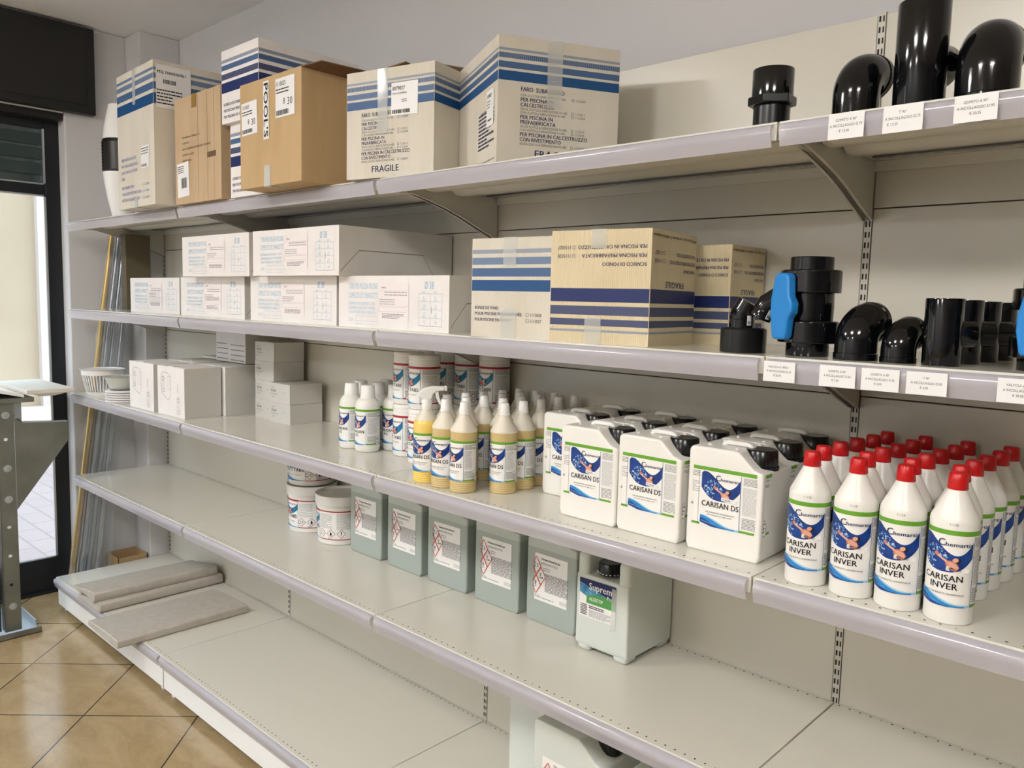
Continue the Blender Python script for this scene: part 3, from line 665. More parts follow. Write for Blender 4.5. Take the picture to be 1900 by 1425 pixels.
# --- two white cartons with navy bands, stacked
def wn_decor(mb, w, d, h):
    vs = [(h*.83, h*.875), (h*.73, h*.80), (h*.60, h*.68), (h*.42, h*.56)]
    for M, L in ((m_front(), w), (m_right(w), d)): stripes(D(mb, M), .001, L-.001, vs, ['blue_grey', 'blue_band2', 'navy_band2', 'navy_band'])
    dd = D(mb, m_front())
    for i, s_ in enumerate(['SCARICO DI FONDO', 'PER PISCINA PREFABBRICATA', 'PER PISCINA IN CALCESTRUZZO']): dd.fit(s_, w*.06, w*(.06+[.5, .75, .85][i]), h*(.24-.085*i), h*.055, 'ink_navy', 1, 1)
carton('drain_carton', 'white carton with navy bands under its twin, half hidden by the brown carton', .186, .34, .208, 'carton_white', (1.327, -.012, ZA), 0, wn_decor, group='white cartons with navy bands on the top shelf')
carton('drain_carton', 'white carton with navy bands on top of its twin, highest box of the rack', .208, .33, .203, 'carton_white', (1.309, -.028, ZA+.2085), 0, wn_decor, group='white cartons with navy bands on the top shelf')
# --- brown POOL'S carton
def pools_decor(mb, w, d, h):
    pass
t = carton('brown_carton', 'brown carton with vertical black lettering overhanging the top shelf edge, lid flap raised', .298, .19, .272, 'carton', (1.521, -.085, ZA), 0, None, side='carton')
flap(t, [(.298, .0, .272), (.298, .18, .272), (.338, .16, .288), (.338, .03, .284)]); flap(t, [(.02, .186, .272), (.298, .186, .272), (.298, .175, .30), (.02, .175, .285)])
mb = MB(); d_ = D(mb, m_front()); d_.rect(.122, .118, .149, .262, 'sticker', 3); d_.text("POOL'S", .1255, .2595, .029, 'ink_black', 5, 1, .138/(tw("POOL'S", 1)*.029), rot=-PI/2); mb.build('lettering_tape', t)
def f(d, W_, H_):
    d.text('1115023', .003, H_*.8, H_*.16, 'ink_black', 1, 1, .8); d.micro(.003, H_*.6, W_*.7, H_*.76, 2, 'ink_black', 1); d.text('8', W_*.4, H_*.32, H_*.22, 'ink_black', 1); d.text('30', W_*.62, H_*.28, H_*.26, 'ink_black', 1); bars(d, .004, .005, W_*.7, H_*.18, 5)
sticker(t, m_front(), .182, .163, .27, .258, f, .0); sticker(t, m_front(), .012, .138, .092, .222, f, .03)
mb = MB(); mb.box(.125, -.0014, 0, .155, -.0008, .052, 'tape'); mb.box(.125, -.0014, -.0016, .155, .06, -.0006, 'tape'); mb.build('tape', t)
# --- white and black ribbed body beside the tall carton
t = thing('float_body', 'slim white body with a black ribbed waist standing left of the tall ivory carton', 'pool accessory', (.236, .1, ZA))
pr = [(.034, 0), (.040, .02), (.054, .08), (.064, .14), (.069, .182)]; mb = MB(); mb.lathe(pr, 'white_gloss', 24); mb.build('lower_shell', t)
pr = [(.069, .182)]+[(.0695+(.0016 if i % 2 else 0), .186+i*.0062) for i in range(19)]+[(.066, .308)]; mb = MB(); mb.lathe(pr, 'tube_black', 24); mb.build('ribbed_waist', t)
pr = [(.066, .308), (.062, .35), (.053, .40), (.045, .436), (.045, .440)]; mb = MB(); mb.lathe(pr, 'white_gloss', 24); mb.build('upper_shell', t)
# --- white hose cartons on the second shelf
def hose_decor(faint):
    def f(mb, w, d, h):
        k1 = 'ink_cyan'; k2 = 'ink_cyan2'
        dd = D(mb, m_front()); L1, L2 = .10*w, .385*w
        dd.fit('TUBO PER PULIZIA PISCINE', L1, L2, h*.75, h*.16, k1, 0, 1); dd.fit('COMPLETO DI 2 MANICOTTI', L1, L2, h*.57, h*.16, k1, 0, 1)
        for i, s_ in enumerate(['EXTENSIBLE POOL HOSE WITH 2 CUFFS', 'SCHWIMMSCHLAUCH MIT 2 MUFFEN', 'TUYAU PISCINES AVEC 2 EMBOUTS']): dd.fit(s_, L1, L2-.01, h*(.44-.085*i), h*.08, k1, 0, 1)
        dd.fit('COLORE', L1, L1+.05*w, h*.12, h*.09, k1, 0, 1); dd.frame(L1+.07*w, h*.07, L2, h*.23, .0005, 'ink_cyan2', 0); dd.rect(L1+.13*w, h*.07, L1+.1305*w, h*.23, k2, 0); dd.rect(L1+.07*w, h*.13, L2, h*.134, k2, 0)
        dd.text('Ø 38', .80*w, h*.76, h*.19, k2, 0, 1, .62)
        u0, u1, v0, v1 = .755*w, .945*w, h*.10, h*.68; dd.frame(u0, v0, u1, v1, .0008, k2, 0); dd.rect((u0+u1)/2-.0004, v0, (u0+u1)/2+.0004, v1, k2, 0)
        for i in range(4):
            v = v1-(v1-v0)*(i+1)*.25; dd.rect(u0, v, u1, v+.0006, k2, 0)
            for j, uu in enumerate((u0+.012, (u0+u1)/2+.012)): dd.text('MT.', uu, v+.018, .0085, k1, 0, 1); dd.text(str([[8, 9], [10, 11], [12, 13], [15, 18]][i][j]), uu+.002, v+.006, .0095, k1, 0, 1)
        dd.rect(.86*w, v0+.03, .8608*w+.001, v0+.045, 'ink_grey', 1)
        r = D(mb, m_right(w))
        for q in ([(.005, h*.08), (d*.16, h*.52)], [(d*.16, h*.52), (d*.72, h*.52)], [(d*.72, h*.52), (d*.82, h*.08)]):
            (a, b), (c, e) = q; r.P([(a, b-.0009), (c, e-.0009), (c, e+.0009), (a, b+.0009)], 'carton_in', 0)
    return f
def hose_box(label, x, y, z, w, d=.33, rz=0, style=0, h=.13):
    t = carton('hose_carton', label, w, d, h, 'carton_white', (x, y, z), rz, hose_decor(0), side='carton_white_shaded', group='white hose cartons with pale blue print')
    def f(dd, W_, H_):
        R = random.Random(style)
        if style == 3:
            for i in range(9): dd.rect(W_*(.1+.09*i), H_*.12, W_*(.1+.09*i)+.0015, H_*.72, 'ink_lightgrey', 1)
        dd.text('MERCE', W_*.1, H_*.86, H_*.06, 'ink_grey', 1, 1); dd.micro(W_*.2, H_*.66, W_*.95, H_*.8, 2, 'ink_lightgrey', 1, style); dd.rect(0, H_*.8, W_, H_*.804, 'ink_lightgrey', 1)
        dd.micro(.003, H_*.42, W_*.55, H_*.6, 3, 'ink_lightgrey', 1, style+2); dd.rect(0, H_*.4, W_, H_*.404, 'ink_lightgrey', 1); dd.frame(0, H_*.24, W_*.92, H_*.37, .0005, 'ink_lightgrey', 1)
        dd.micro(W_*.12, H_*.06, W_*.85, H_*.2, 4, 'ink_grey', 1, style+4)
        if style == 2:
            for i in range(5): dd.P([(W_*.12, H_*(.35+.03*i)), (W_*.9, H_*(.40+.02*i)), (W_*.9, H_*(.405+.02*i)), (W_*.12, H_*(.355+.03*i))], 'ink_grey', 2)
    sticker(t, m_front(), w*.40, h*.16, w*.40+.115, h*.16+h*.7, f, 0, 'sticker_pink', 'packing_slip')
    return t
hb = 'white hose carton, '
hose_box(hb+'leftmost of the lower row on the second shelf', .292, .10, ZB, .435, .28, style=3)
hose_box(hb+'second from the left in the lower row with scribbled slip', .816, .065, ZB, .442, .32, style=2)
hose_box(hb+'third from the left in the lower row', 1.322, .05, ZB, .45, .33, style=1)
hose_box(hb+'rightmost of the lower row beside the striped carton', 1.797, .04, ZB, .427, .34, style=5)
hose_box(hb+'left one of the upper row', .932, .02, ZB+.1305, .438, .31, style=1, h=.128)
hose_box(hb+'right one of the upper row with its long shaded side in view', 1.418, .006, ZB+.1305, .428, .384, style=5, h=.126)
# dark narrow carton at the window end of the second shelf
t = carton('dark_carton', 'narrow dark olive carton standing upright at the window end of the second shelf', .052, .105, .322, 'carton_dark', (-.072, .205, ZB), 0, None, side='carton_dark')
# --- striped ivory drain cartons
def stripe_decor(mb, w, d, h):
    for M, L in ((m_front(), w), (m_right(w), d)): stripes(D(mb, M), .001, L-.001, [(h*.845, h*.885), (h*.735, h*.805), (h*.615, h*.70), (h*.47, h*.58)], ['blue_grey', 'blue_band3', 'blue_band2', 'blue_band'])
    dd = D(mb, m_front()); dd.fit('BONDE DE FOND', w*.05, w*.36, h*.285, h*.045, 'ink_navy', 1, 1); dd.fit('POUR PISCINE PREFABRIQUÉE', w*.05, w*.66, h*.225, h*.045, 'ink_navy', 1, 1); dd.fit('POUR PISCINE EN BETON', w*.05, w*.52, h*.165, h*.045, 'ink_navy', 1, 1)
    for v, s_ in ((.225, '1115028'), (.165, '1115027')): dd.frame(w*.71, h*v, w*.745, h*(v+.033), .0006, 'ink_navy', 1); dd.fit(s_, w*.76, w*.9, h*v, h*.045, 'ink_navy', 1, 0)
t = carton('drain_carton', 'crumpled taped ivory carton with blue bands, left of the upside-down carton', .204, .18, .203, 'carton_ivory', (2.342, -.004, ZB), math.radians(5), stripe_decor, bev=.003, group='ivory drain cartons on the second shelf')
tape(t, .085, .118, .145, .204, .2); tape(t, .08, .12, .0, .062, .2)
def up_decor(rot):
    def f(mb, w, d, h):
        for M, L in ((m_front(), w), (m_right(w), d)): stripes(D(mb, M), .001, L-.001, [(h*.37, h*.49), (h*.255, h*.335), (h*.16, h*.22), (h*.105, h*.125)], ['navy_band', 'navy_band2', 'navy_band2', 'blue_grey'])
        U = lambda M, L: D(mb, lambda u, v, l: M(L-u, h-v, l))
        a = U(m_front(), w)
        a.fit('PER PISCINA IN CALCESTRUZZO', w*.04, w*.72, h*.135, h*.045, 'ink_navy', 1, 1); a.fit('PER PISCINA PREFABBRICATA', w*.04, w*.68, h*.21, h*.045, 'ink_navy', 1, 1); a.fit('SCARICO DI FONDO', w*.04, w*.47, h*.285, h*.045, 'ink_navy', 1, 1)
        for v, s_ in ((.135, '1115027'), (.21, '1115028')): a.frame(w*.75, h*v, w*.775, h*(v+.03), .0006, 'ink_navy', 1); a.fit(s_, w*.79, w*.93, h*v, h*.045, 'ink_navy', 1, 0)
        b = U(m_right(w), d)
        b.fit('AIF Europe S.p.A. - via Brienno 3 - 46042 Castiglione', d*.03, d*.97, h*.04, h*.035, 'ink_black', 1, 1)
        b.fit('FOR CONCRETE POOL', d*.04, d*.48, h*.18, h*.045, 'ink_navy', 1, 1); b.fit('FOR PREFABRICATED POOL', d*.04, d*.62, h*.25, h*.045, 'ink_navy', 1, 1); b.fit('MAIN DRAIN', d*.04, d*.3, h*.32, h*.045, 'ink_navy', 1, 1)
        b.fit('FRAGILE', d*.28, d*.7, h*.44, h*.075, 'ink_navy', 1, 1)
        for v, s_ in ((.18, '1115027'), (.25, '1115028')): b.frame(d*.72, h*v, d*.76, h*(v+.03), .0006, 'ink_navy', 1); b.fit(s_, d*.78, d*.93, h*v, h*.045, 'ink_navy', 1, 0)
    return f
t = carton('drain_carton', 'yellowish carton standing upside down at the front edge, print inverted', .208, .205, .210, 'carton_yellow', (2.5585, -.002, ZB), math.radians(8.5), up_decor(0), bev=.0025, group='ivory drain cartons on the second shelf')
tape(t, .086, .118, .176, .211, .2); tape(t, .078, .112, .0, .05, .2)
carton('drain_carton', 'yellowish upside-down carton behind the front one, beside the black fittings', .15, .14, .195, 'carton_yellow', (2.652, .248, ZB), 0, up_decor(0), bev=.0025, group='ivory drain cartons on the second shelf')
# --- cartons on the third shelf: line-drawn boxes
def draw_decor(mb, w, d, h):
    dd = D(mb, m_front())
    def valve(cu, cv, s_):
        for k in range(7):
            dd.frame(cu-s_*(.3+.08*(k % 3)), cv-s_*.9+k*s_*.28, cu+s_*(.3+.08*((k+1) % 3)), cv-s_*.9+k*s_*.28+s_*.22, .0007, 'ink_lightgrey', 0)
        dd.ell(cu, cv+s_*.5, s_*.35, s_*.3, 'ink_lightgrey', 0, n=10); dd.ell(cu, cv+s_*.5, s_*.22, s_*.2, 'carton_white', 1, n=10)
        dd.ell(cu, cv-s_*1.0, s_*.4, s_*.25, 'ink_lightgrey', 0, n=10); dd.ell(cu, cv-s_*1.0, s_*.3, s_*.17, 'carton_white', 1, n=10)
    pts = [(.14, .82), (.22, .88), (.42, .86), (.5, .8), (.5, .42), (.42, .32), (.32, .36), (.16, .45)]
    for i in range(len(pts)):
        a, b = pts[i], pts[(i+1) % len(pts)]; ux, uy = (b[0]-a[0])*w, (b[1]-a[1])*h; L = math.hypot(ux, uy); nx, ny = -uy/L*.0006, ux/L*.0006
        dd.P([(a[0]*w+nx, a[1]*h+ny), (b[0]*w+nx, b[1]*h+ny), (b[0]*w-nx, b[1]*h-ny), (a[0]*w-nx, a[1]*h-ny)], 'ink_grey', 0)
    valve(.22*w, .66*h, .028); dd.frame(.4*w, .52*h, .48*w, .8*h, .0006, 'ink_grey', 0); valve(.78*w, .27*h, .028)
    dd.rect(.76*w, .5*h, .775*w, .68*h, 'ink_lightgrey', 0)
def drawn(label, x, y, seed=0, deco=True, dp=.134):
    t = carton('valve_carton', label, .205, dp, .174, 'carton_white', (x, y, ZCc), math.radians(1), draw_decor if deco else None, side='carton_grey', group='white cartons with line drawings on the third shelf')  # grey right face: shade put into the colour of a white carton
    mb = MB(); mb.box(.09, -.001, .172, .13, .03, .1765, 'carton_white'); mb.build('tuck_flap', t); return t
drawn('white carton with line drawings, front left one beside the plastic rings', .463, .022); drawn('white carton with line drawings, front right one with shaded side', .697, .028)
drawn('plain-backed white carton behind the front left drawn carton', .466, .170, deco=False, dp=.215); drawn('plain-backed white carton behind the front right drawn carton', .708, .170, deco=False, dp=.215)
def tw_decor(mb, w, d, h):
    dd = D(mb, m_front())
    for i in range(4): dd.micro(w*.04, h*(.52-.15*i), w*.42, h*(.58-.15*i), 1, 'ink_grey', 0, i); dd.micro(w*.52, h*(.5-.15*i), w*.96, h*(.56-.15*i), 1, 'ink_grey', 0, i+9)
    dd.rect(w*.4, h*.85, w*.41, h*.95, 'ink_black', 0)
carton('instruction_carton', 'white carton with small print standing on the rear drawn cartons under the shelf', .225, .11, .125, 'carton_white', (.63, .283, ZCc+.177), 0, tw_decor, side='carton_white_shaded')
def sm_decor(mb, w, d, h):
    dd = D(mb, m_front()); dd.text('1115042', w*.08, h*.74, h*.09, 'ink_grey', 0); dd.text('422.84', w*.08, h*.55, h*.17, 'ink_black', 0, 1); dd.text('HY VALVE 20', w*.08, h*.4, h*.11, 'ink_grey', 0); dd.text('D 50', w*.12, h*.26, h*.1, 'ink_grey', 0); dd.rect(w*.62, h*.55, w*.74, h*.57, 'ink_lightgrey', 0)
def small(label, x, y, z, w=.118, d=.118): return carton('small_carton', label, w, d, .0665, 'carton_grey', (x, y, z), 0, sm_decor, side='carton_grey', group='small grey cartons stacked on the third shelf', bev=.001)
nm = ['bottom', 'second from bottom', 'third from bottom', 'topmost']
for i in range(4): small('small grey carton, %s of the rear four-high stack' % nm[i], .972+.002*(i % 2), .256, ZCc+.0672*i, .126)
for i in range(2): small('small grey carton, %s of the front two-high stack' % ['lower', 'upper'][i], 1.090-.002*i, .245, ZCc+.0672*i, .13, .125)
# flat white lid behind
mb = MB(); mb.box(0, 0, 0, .15, .06, .008, 'white_slab'); o = mb.build('white_tray', bevel=.002); o.location = Vector((.47, .30, ZCc+.1765))*S; tag(o, 'flat white tray lying on top of the cartons behind the drawn ones', 'tray')
# ================================================================ BOTTLES
def ribbed(mb, r0, r1, z0, z1, m, n=44, depth=.0006):
    o = len(mb.v); prof = [(r0-.0012, z0), (r0, z0+.001), (r1, z1-.002), (r1-.0018, z1)]
    for r, z in prof:
        for i in range(n): a = 2*PI*i/n; q = r-(depth if i % 2 else 0); mb.v.append((q*math.sin(a), -q*math.cos(a), z))
    k = mb.mi(m)
    for j in range(3):
        for i in range(n): mb.f.append((o+j*n+i, o+j*n+(i+1) % n, o+(j+1)*n+(i+1) % n, o+(j+1)*n+i)); mb.m.append(k); mb.sm.append(False)
    mb.f.append(tuple(o+i for i in range(n-1, -1, -1))); mb.m.append(k); mb.sm.append(False)
    mb.f.append(tuple(o+3*n+i for i in range(n))); mb.m.append(k); mb.sm.append(False)
def label_part(t, r, fn, z0=0, rz=0):
    mb = MB(); d = D(mb, m_round(2*r, 2*r, r, z0), .0035); fn(d); mb.build('bottle_label', t, rz=rz, recalc=False); return t
# white detergent bottles with red caps
t = thing('detergent_bottle', 'x', 'bottle', (0, 0, 0)); R_ = .0312
mb = MB(); mb.lathe([(.029, 0), (.0306, .0012), (R_, .004), (R_, .1425), (.0308, .146), (.0296, .149), (.0128, .184), (.0122, .187)], 'white_hdpe', 44); mb.build('bottle_body', t)
mb = MB(); mb.lathe([(.0128, .1855), (.0134, .1865), (.0126, .197), (.0116, .2065), (.0100, .2085), (.006, .2092)], 'red_cap', 28); mb.build('screw_cap', t)
def inver(d):
    chem_label(d, -.0372, .0372, .026, .133, [('CARISAN', .12, .83), ('INVER', .26, .74)], sub=('', ''), uR=.070, price='€ 11,50', haz=None, tsize=.0125)
    d.fit('TRATTAMENTO INVERNALE', -.026, .026, .026+.107*.145+.0012, .0036, 'ink_black', 7)
    d.text('11128', .002, .1395, .0045, 'ink_grey', 0)
label_part(t, R_, inver)
inv = t
colx = [(3.066, 3.058, 3.061, 3.066, 3.071, 3.074), (3.137, 3.127, 3.129, 3.133, 3.137, 3.139), (3.204, 3.193, 3.195, 3.198, 3.204, 3.207), (3.272, 3.260, 3.262, 3.265, 3.270, 3.272)]
rowy = [.047, .110, .1728, .2355, .298, .3605]
cn = ['leftmost column beside the jerrycans', 'second column from the left', 'third column from the left', 'rightmost column']; rn = ['at the shelf edge', 'second from the shelf edge', 'third from the shelf edge', 'fourth from the shelf edge', 'fifth from the shelf edge', 'against the back panel']
for c in range(4):
    for r in range(6):
        lab = 'white red-capped detergent bottle, %s, %s' % (cn[c], rn[r]); loc = (colx[c][r], rowy[r], ZCc); rz = random.Random(c*7+r).uniform(-.05, .05)
        if c == r == 0: inv.location = Vector(loc)*S; inv['label'] = lab; inv['group'] = 'white red-capped detergent bottles'; inv.rotation_euler = (0, 0, rz)
        else: dup(inv, loc, rz, lab)
# half-transparent amber bottles
def ds_body(t, liq, level, cone='ivory_hdpe'):
    mb = MB(); P = [(.0285, 0), (.0300, .0012), (.0306, .003)]; ms = []
    z = .005
    for i in range(5): P += [(.0306, z), (.0297, z+.0012), (.0306, z+.0024)]; z += .0045
    P += [(.0306, .033), (.0306, level-.0002)] if level < .139 else [(.0306, .033), (.0306, .139)]
    if level < .139: P += [(.0306, level), (.0306, .1385), (.0296, .142), (.0118, .173), (.0112, .176)]
    else: P += [(.0296, .142), (.0118+(.0296-.0118)*(.173-level)/.031, level), (.0118, .173), (.0112, .176)]
    for j in range(len(P)-1): ms.append(liq if P[j+1][1] <= level+1e-6 else cone)
    mb.lathe(P, liq, 44, ms=ms); mb.build('bottle_body', t)
t = thing('cleaner_bottle', 'x', 'bottle', (0, 0, 0), 0, 'amber cleaner bottles with white caps')
ds_body(t, 'amber', .137)
mb = MB(); ribbed(mb, .0116, .0104, .179, .2025, 'white_gloss', 36); mb.lathe([(.0118, .1745), (.0128, .1755), (.0128, .179), (.0115, .180)], 'white_gloss', 28); mb.build('screw_cap', t)
def dsl(d): chem_label(d, -.0345, .0345, .028, .118, [('CARISAN DS', .06, .94)], sub=('DETERGENTE SGRASSANTE', 'Idoneo per la riga nera'), uR=.068, price='€ 13,00', haz=(.93, .05, .008), tsize=.0125)
label_part(t, .0306, dsl)
ds = t
CX = {'A': 2.142, 'B': 2.207, 'C': 2.270, 'D': 2.335}; RY = [.050, .1125, .175, .2375, .300, .3625]
gone = {('A', 0), ('C', 1), ('D', 0)}
ncol = {'A': 'column right behind the spray bottle', 'B': 'second column from the spray bottle', 'C': 'third column from the spray bottle', 'D': 'column nearest the jerrycans'}
rotz = {('B', 0): .1, ('C', 0): -.30, ('B', 1): -.1, ('D', 1): -.22, ('C', 2): -.2, ('D', 2): -.15}
used = False
for c in 'ABCD':
    for r in range(6):
        if (c, r) in gone: continue
        x = CX[c]+(.006 if c == 'A' and r > 3 else 0)+(.002 if c == 'B' and r == 1 else 0)
        loc = (x, RY[r], ZCc); rz = rotz.get((c, r), random.Random(ord(c)+r*3).uniform(-.3, 0)); lab = 'amber cleaner bottle, %s, %s' % (ncol[c], rn[r])
        if not used: ds.location = Vector(loc)*S; ds.rotation_euler = (0, 0, rz); ds['label'] = lab; used = True
        else: dup(ds, loc, rz, lab)
# the one with a trigger sprayer
t = thing('spray_bottle', 'bright yellow cleaner bottle with white trigger sprayer at the left end of the amber bottles', 'spray bottle', (2.139, .052, ZCc), .12)
ds_body(t, 'yellow_liquid', .1475)
label_part(t, .0306, dsl)
mb = MB(); mb.lathe([(.0118, .172), (.0128, .174), (.0124, .193), (.0105, .196)], 'white_gloss', 28); mb.build('sprayer_collar', t)
T = Matrix.Rotation(.75, 4, 'Z')
mb = MB(); mb.prism([(-.022, .205), (-.020, .212), (-.008, .221), (.010, .2265), (.040, .2265), (.040, .2165), (.022, .2145), (.014, .208), (.010, .195), (-.010, .195), (-.012, .200)], -.0085, .0085, 'white_gloss', axis='y', T=T)
mb.prism([(.040, .2155), (.047, .2155), (.047, .2275), (.040, .2275)], -.008, .008, 'white_gloss', axis='y', T=T); mb.build('sprayer_head', t, bevel=.0018, bang=.4)
mb = MB(); mb.prism([(.018, .215), (.026, .215), (.029, .200), (.035, .186), (.0385, .180), (.036, .178), (.028, .185), (.021, .199)], -.005, .005, 'white_gloss', axis='y', T=T); mb.build('trigger', t, bevel=.001, bang=.4)
# white round-shouldered bottles
t = thing('treatment_bottle', 'x', 'bottle', (0, 0, 0), 0, 'white round-shouldered bottles with green bands'); RW = .0345
mb = MB(); mb.lathe([(.027, 0), (.031, .0015), (.0335, .006), (RW, .014), (RW, .124), (.0338, .132), (.0315, .140), (.027, .147), (.0215, .151), (.0205, .153)], 'white_hdpe', 44); mb.build('bottle_body', t)
mb = MB(); ribbed(mb, .0205, .0190, .152, .1865, 'white_gloss', 48, .0005); mb.lathe([(.021, .150), (.0214, .152), (.0207, .155)], 'white_gloss', 32); mb.build('screw_cap', t)
def acl(d): chem_label(d, -.032, .032, .022, .121, [('CARISAN', .2, .92), ('AC', .42, .66)], sub=('', ''), uR=.085, price='€ 9,00', haz=(.62, .075, .010), tsize=.011)
label_part(t, RW, acl)
pts = [((1.672, .170), 'front left'), ((1.746, .172), 'front right'), ((1.625, .236), 'leftmost of the middle row'), ((1.699, .244), 'middle of the middle row'), ((1.774, .246), 'rightmost of the middle row'), ((1.650, .312), 'left of the rear row'), ((1.724, .318), 'right of the rear row')]
for i, ((x, y), s_) in enumerate(pts):
    lab = 'white round-shouldered bottle with green band, '+s_+' of its cluster'; rz = [-.15, -.1, .1, -.2, .05, 0, .1][i]
    if i == 0: t.location = Vector((x, y, ZCc))*S; t['label'] = lab; t.rotation_euler = (0, 0, rz); wb = t
    else: dup(wb, (x, y, ZCc), rz, lab)
# tall tablet tubs, two high
t = thing('tablet_tub', 'x', 'tub', (0, 0, 0), 0, 'white tablet tubs with red bands stacked two high'); RT = .0415
mb = MB(); mb.lathe([(.036, 0), (.040, .002), (RT, .010), (RT, .118), (.0408, .120), (.0408, .124)], 'white_hdpe', 44); mb.build('tub_body', t)
mb = MB(); mb.lathe([(.0416, .1235), (.0422, .125), (.0422, .1285), (.0414, .1295), (.0420, .1305), (.0420, .1405), (.041, .1422), (.038, .1428)], 'white_gloss', 44); mb.build('tub_lid', t)
def tbl(d): chem_label(d, -.040, .040, .016, .113, [('MULTI TABS', .06, .94)], acc='lab_red', img='lab_teal', sub=('PASTIGLIE DI CLORO', ''), uR=.118, price='€ 16,00', haz=(.22, .045, .0125), tsize=.0125); ghs(d, .040+.078*.60, .045, .0125, 'fire', 3, 'ghs_dark')
label_part(t, RT, tbl); tub = t
stk = [((1.860, .225), 'at the left end'), ((1.967, .19), 'at the front behind the spray bottle'), ((1.797, .352), 'at the left of the rear row'), ((1.8825, .352), 'second from the left in the rear row'), ((1.968, .352), 'third from the left in the rear row'), ((2.065, .352), 'at the right end of the rear row')]
for i, ((x, y), s_) in enumerate(stk):
    for k in range(2):
        lab = 'red-banded tablet tub, %s of the pair %s' % (['lower', 'upper'][k], s_); loc = (x, y, ZCc+.1430*k); rz = [-.42, -.34, -.3, -.28, -.3, -.25][i]
        if i == k == 0: tub.location = Vector(loc)*S; tub['label'] = lab; tub.rotation_euler = (0, 0, rz)
        else: dup(tub, loc, rz, lab)
# wide tablet buckets on the fourth shelf
t = thing('tablet_bucket', 'x', 'bucket', (0, 0, 0), 0, 'wide white tablet buckets'); RB = .0775
mb = MB(); mb.lathe([(.070, 0), (.0735, .002), (.0745, .006), (.079, .135), (.079, .137)], 'white_hdpe', 56); mb.build('bucket_body', t)
mb = MB(); mb.lathe([(.0800, .129), (.0835, .1295), (.0845, .132), (.0838, .146), (.0850, .148), (.0850, .1565), (.0835, .158), (.081, .1575), (.078, .150), (.02, .1495)], 'white_gloss', 56)
mb.lathe([(.0795, .121), (.082, .122), (.082, .124), (.0795, .125)], 'white_gloss', 56)
mb.build('bucket_lid', t)
def bkl(d):
    chem_label(d, -.055, .050, .018, .112, [('MULTI TABS', .05, .95)], acc='lab_red', img='lab_teal', sub=('PASTIGLIE DI CLORO', ''), uR=.050, price='€ 42,00', tsize=.0165)
    d.rect(.05, .018, .21, .112, 'paper', 0); d.rect(-.055, .108, .21, .1115, 'lab_red', 5); d.rect(.05, .018, .21, .0205, 'lab_red', 5)
    d.micro(.054, .055, .10, .102, 12, 'ink_lightgrey', 2, 5, full=1); d.micro(.115, .052, .165, .104, 14, 'ink_lightgrey', 2, 8, full=1)
    for j in range(3): ghs(d, .062+.034*j, .038, .0150, ['corr', 'fire', 'ex'][j], 3, 'ghs_dark')
    d.text('kg 5', .085, .0215, .006, 'ink_black', 3, 1)
mb = MB(); d = D(mb, lambda u, v, l: ((lambda r: (r*math.sin(u/RB), -r*math.cos(u/RB), v))(.0745+.0045*(v-.006)/.129+.0003+l)), .004); bkl(d); mb.build('bucket_label', t, recalc=False)
bk = t
for i, (x, y, z, rz, s_) in enumerate([(1.252, .308, 0, -.25, 'lower one of the stack'), (1.43, .305, 0, -.72, 'standing alone beside the clear jerrycans'), (1.248, .308, .158, .12, 'upper one of the stack, partly hidden by the shelf edge')]):
    lab = 'wide white tablet bucket, '+s_
    if i == 0: bk.location = Vector((x, y, ZD+z))*S; bk['label'] = lab; bk.rotation_euler = (0, 0, rz)
    else: dup(bk, (x, y, ZD+z), rz, lab)
# ================================================================ JERRYCANS
def can_body(t, w, d, h, m, ch=.30, chz=.80, foot=True, bev=.014):
    # silhouette seen from the front, origin in the middle of the footprint
    a = w/2; mb = MB()
    p = [(-a+.004, 0), (a-.004, 0), (a, .012), (a, h*chz), (a-ch*w*.35, h*(chz+.02)), (a-ch*w, h), (-a+.006, h), (-a, h-.006), (-a, .012)]
    mb.prism(p, -d/2, d/2, m, axis='y'); o = mb.build('can_body', t, bevel=bev, seg=4, bang=.35); return o
def can_label_map(w, d, rc=.014): return m_round(w, d, rc, 0)
t = thing('jerrycan', 'x', 'jerrycan', (0, 0, 0), 0, 'white cleaner jerrycans with black caps'); w, dd_, h = .139, .108, .186
can_body(t, w, dd_, h, 'white_hdpe', .34, .83)
mb = MB(); mb.prism([(-.034, h-.004), (-.030, h+.006), (-.022, h+.0095), (.016, h+.0095), (.026, h+.005), (.031, h-.006), (.021, h-.006), (.016, h+.001), (-.022, h+.001), (-.026, h-.004)], -.0075, .0075, 'white_hdpe', axis='y'); mb.build('handle', t, bevel=.004, seg=3, bang=.3)
mb = MB()
for x, y in ((-.045, -.025), (.012, -.035), (-.045, .03), (.02, .035)): mb.lathe([(.004, h-.004), (.004, h+.001), (.002, h+.003), (.0005, h+.0034)], 'white_hdpe', 10, c=(x, y, 0))
mb.build('vent_knobs', t)
mb = MB(); mb.lathe([(.024, h*.83-.01), (.024, h*.83+.012)], 'white_hdpe', 32, c=(.040, 0, 0)); mb.build('neck', t)
mb = MB(); o_ = len(mb.v); ribbed(mb, .0285, .0272, 0, .030, 'black_cap', 40, .0006); mb.v = [(x+.040, y, z+h*.83+.003) for x, y, z in mb.v]
mb.lathe([(.0275, h*.83-.002), (.0300, h*.83-.001), (.0300, h*.83+.005), (.0280, h*.83+.006)], 'black_cap', 36, c=(.040, 0, 0)); mb.build('screw_cap', t)
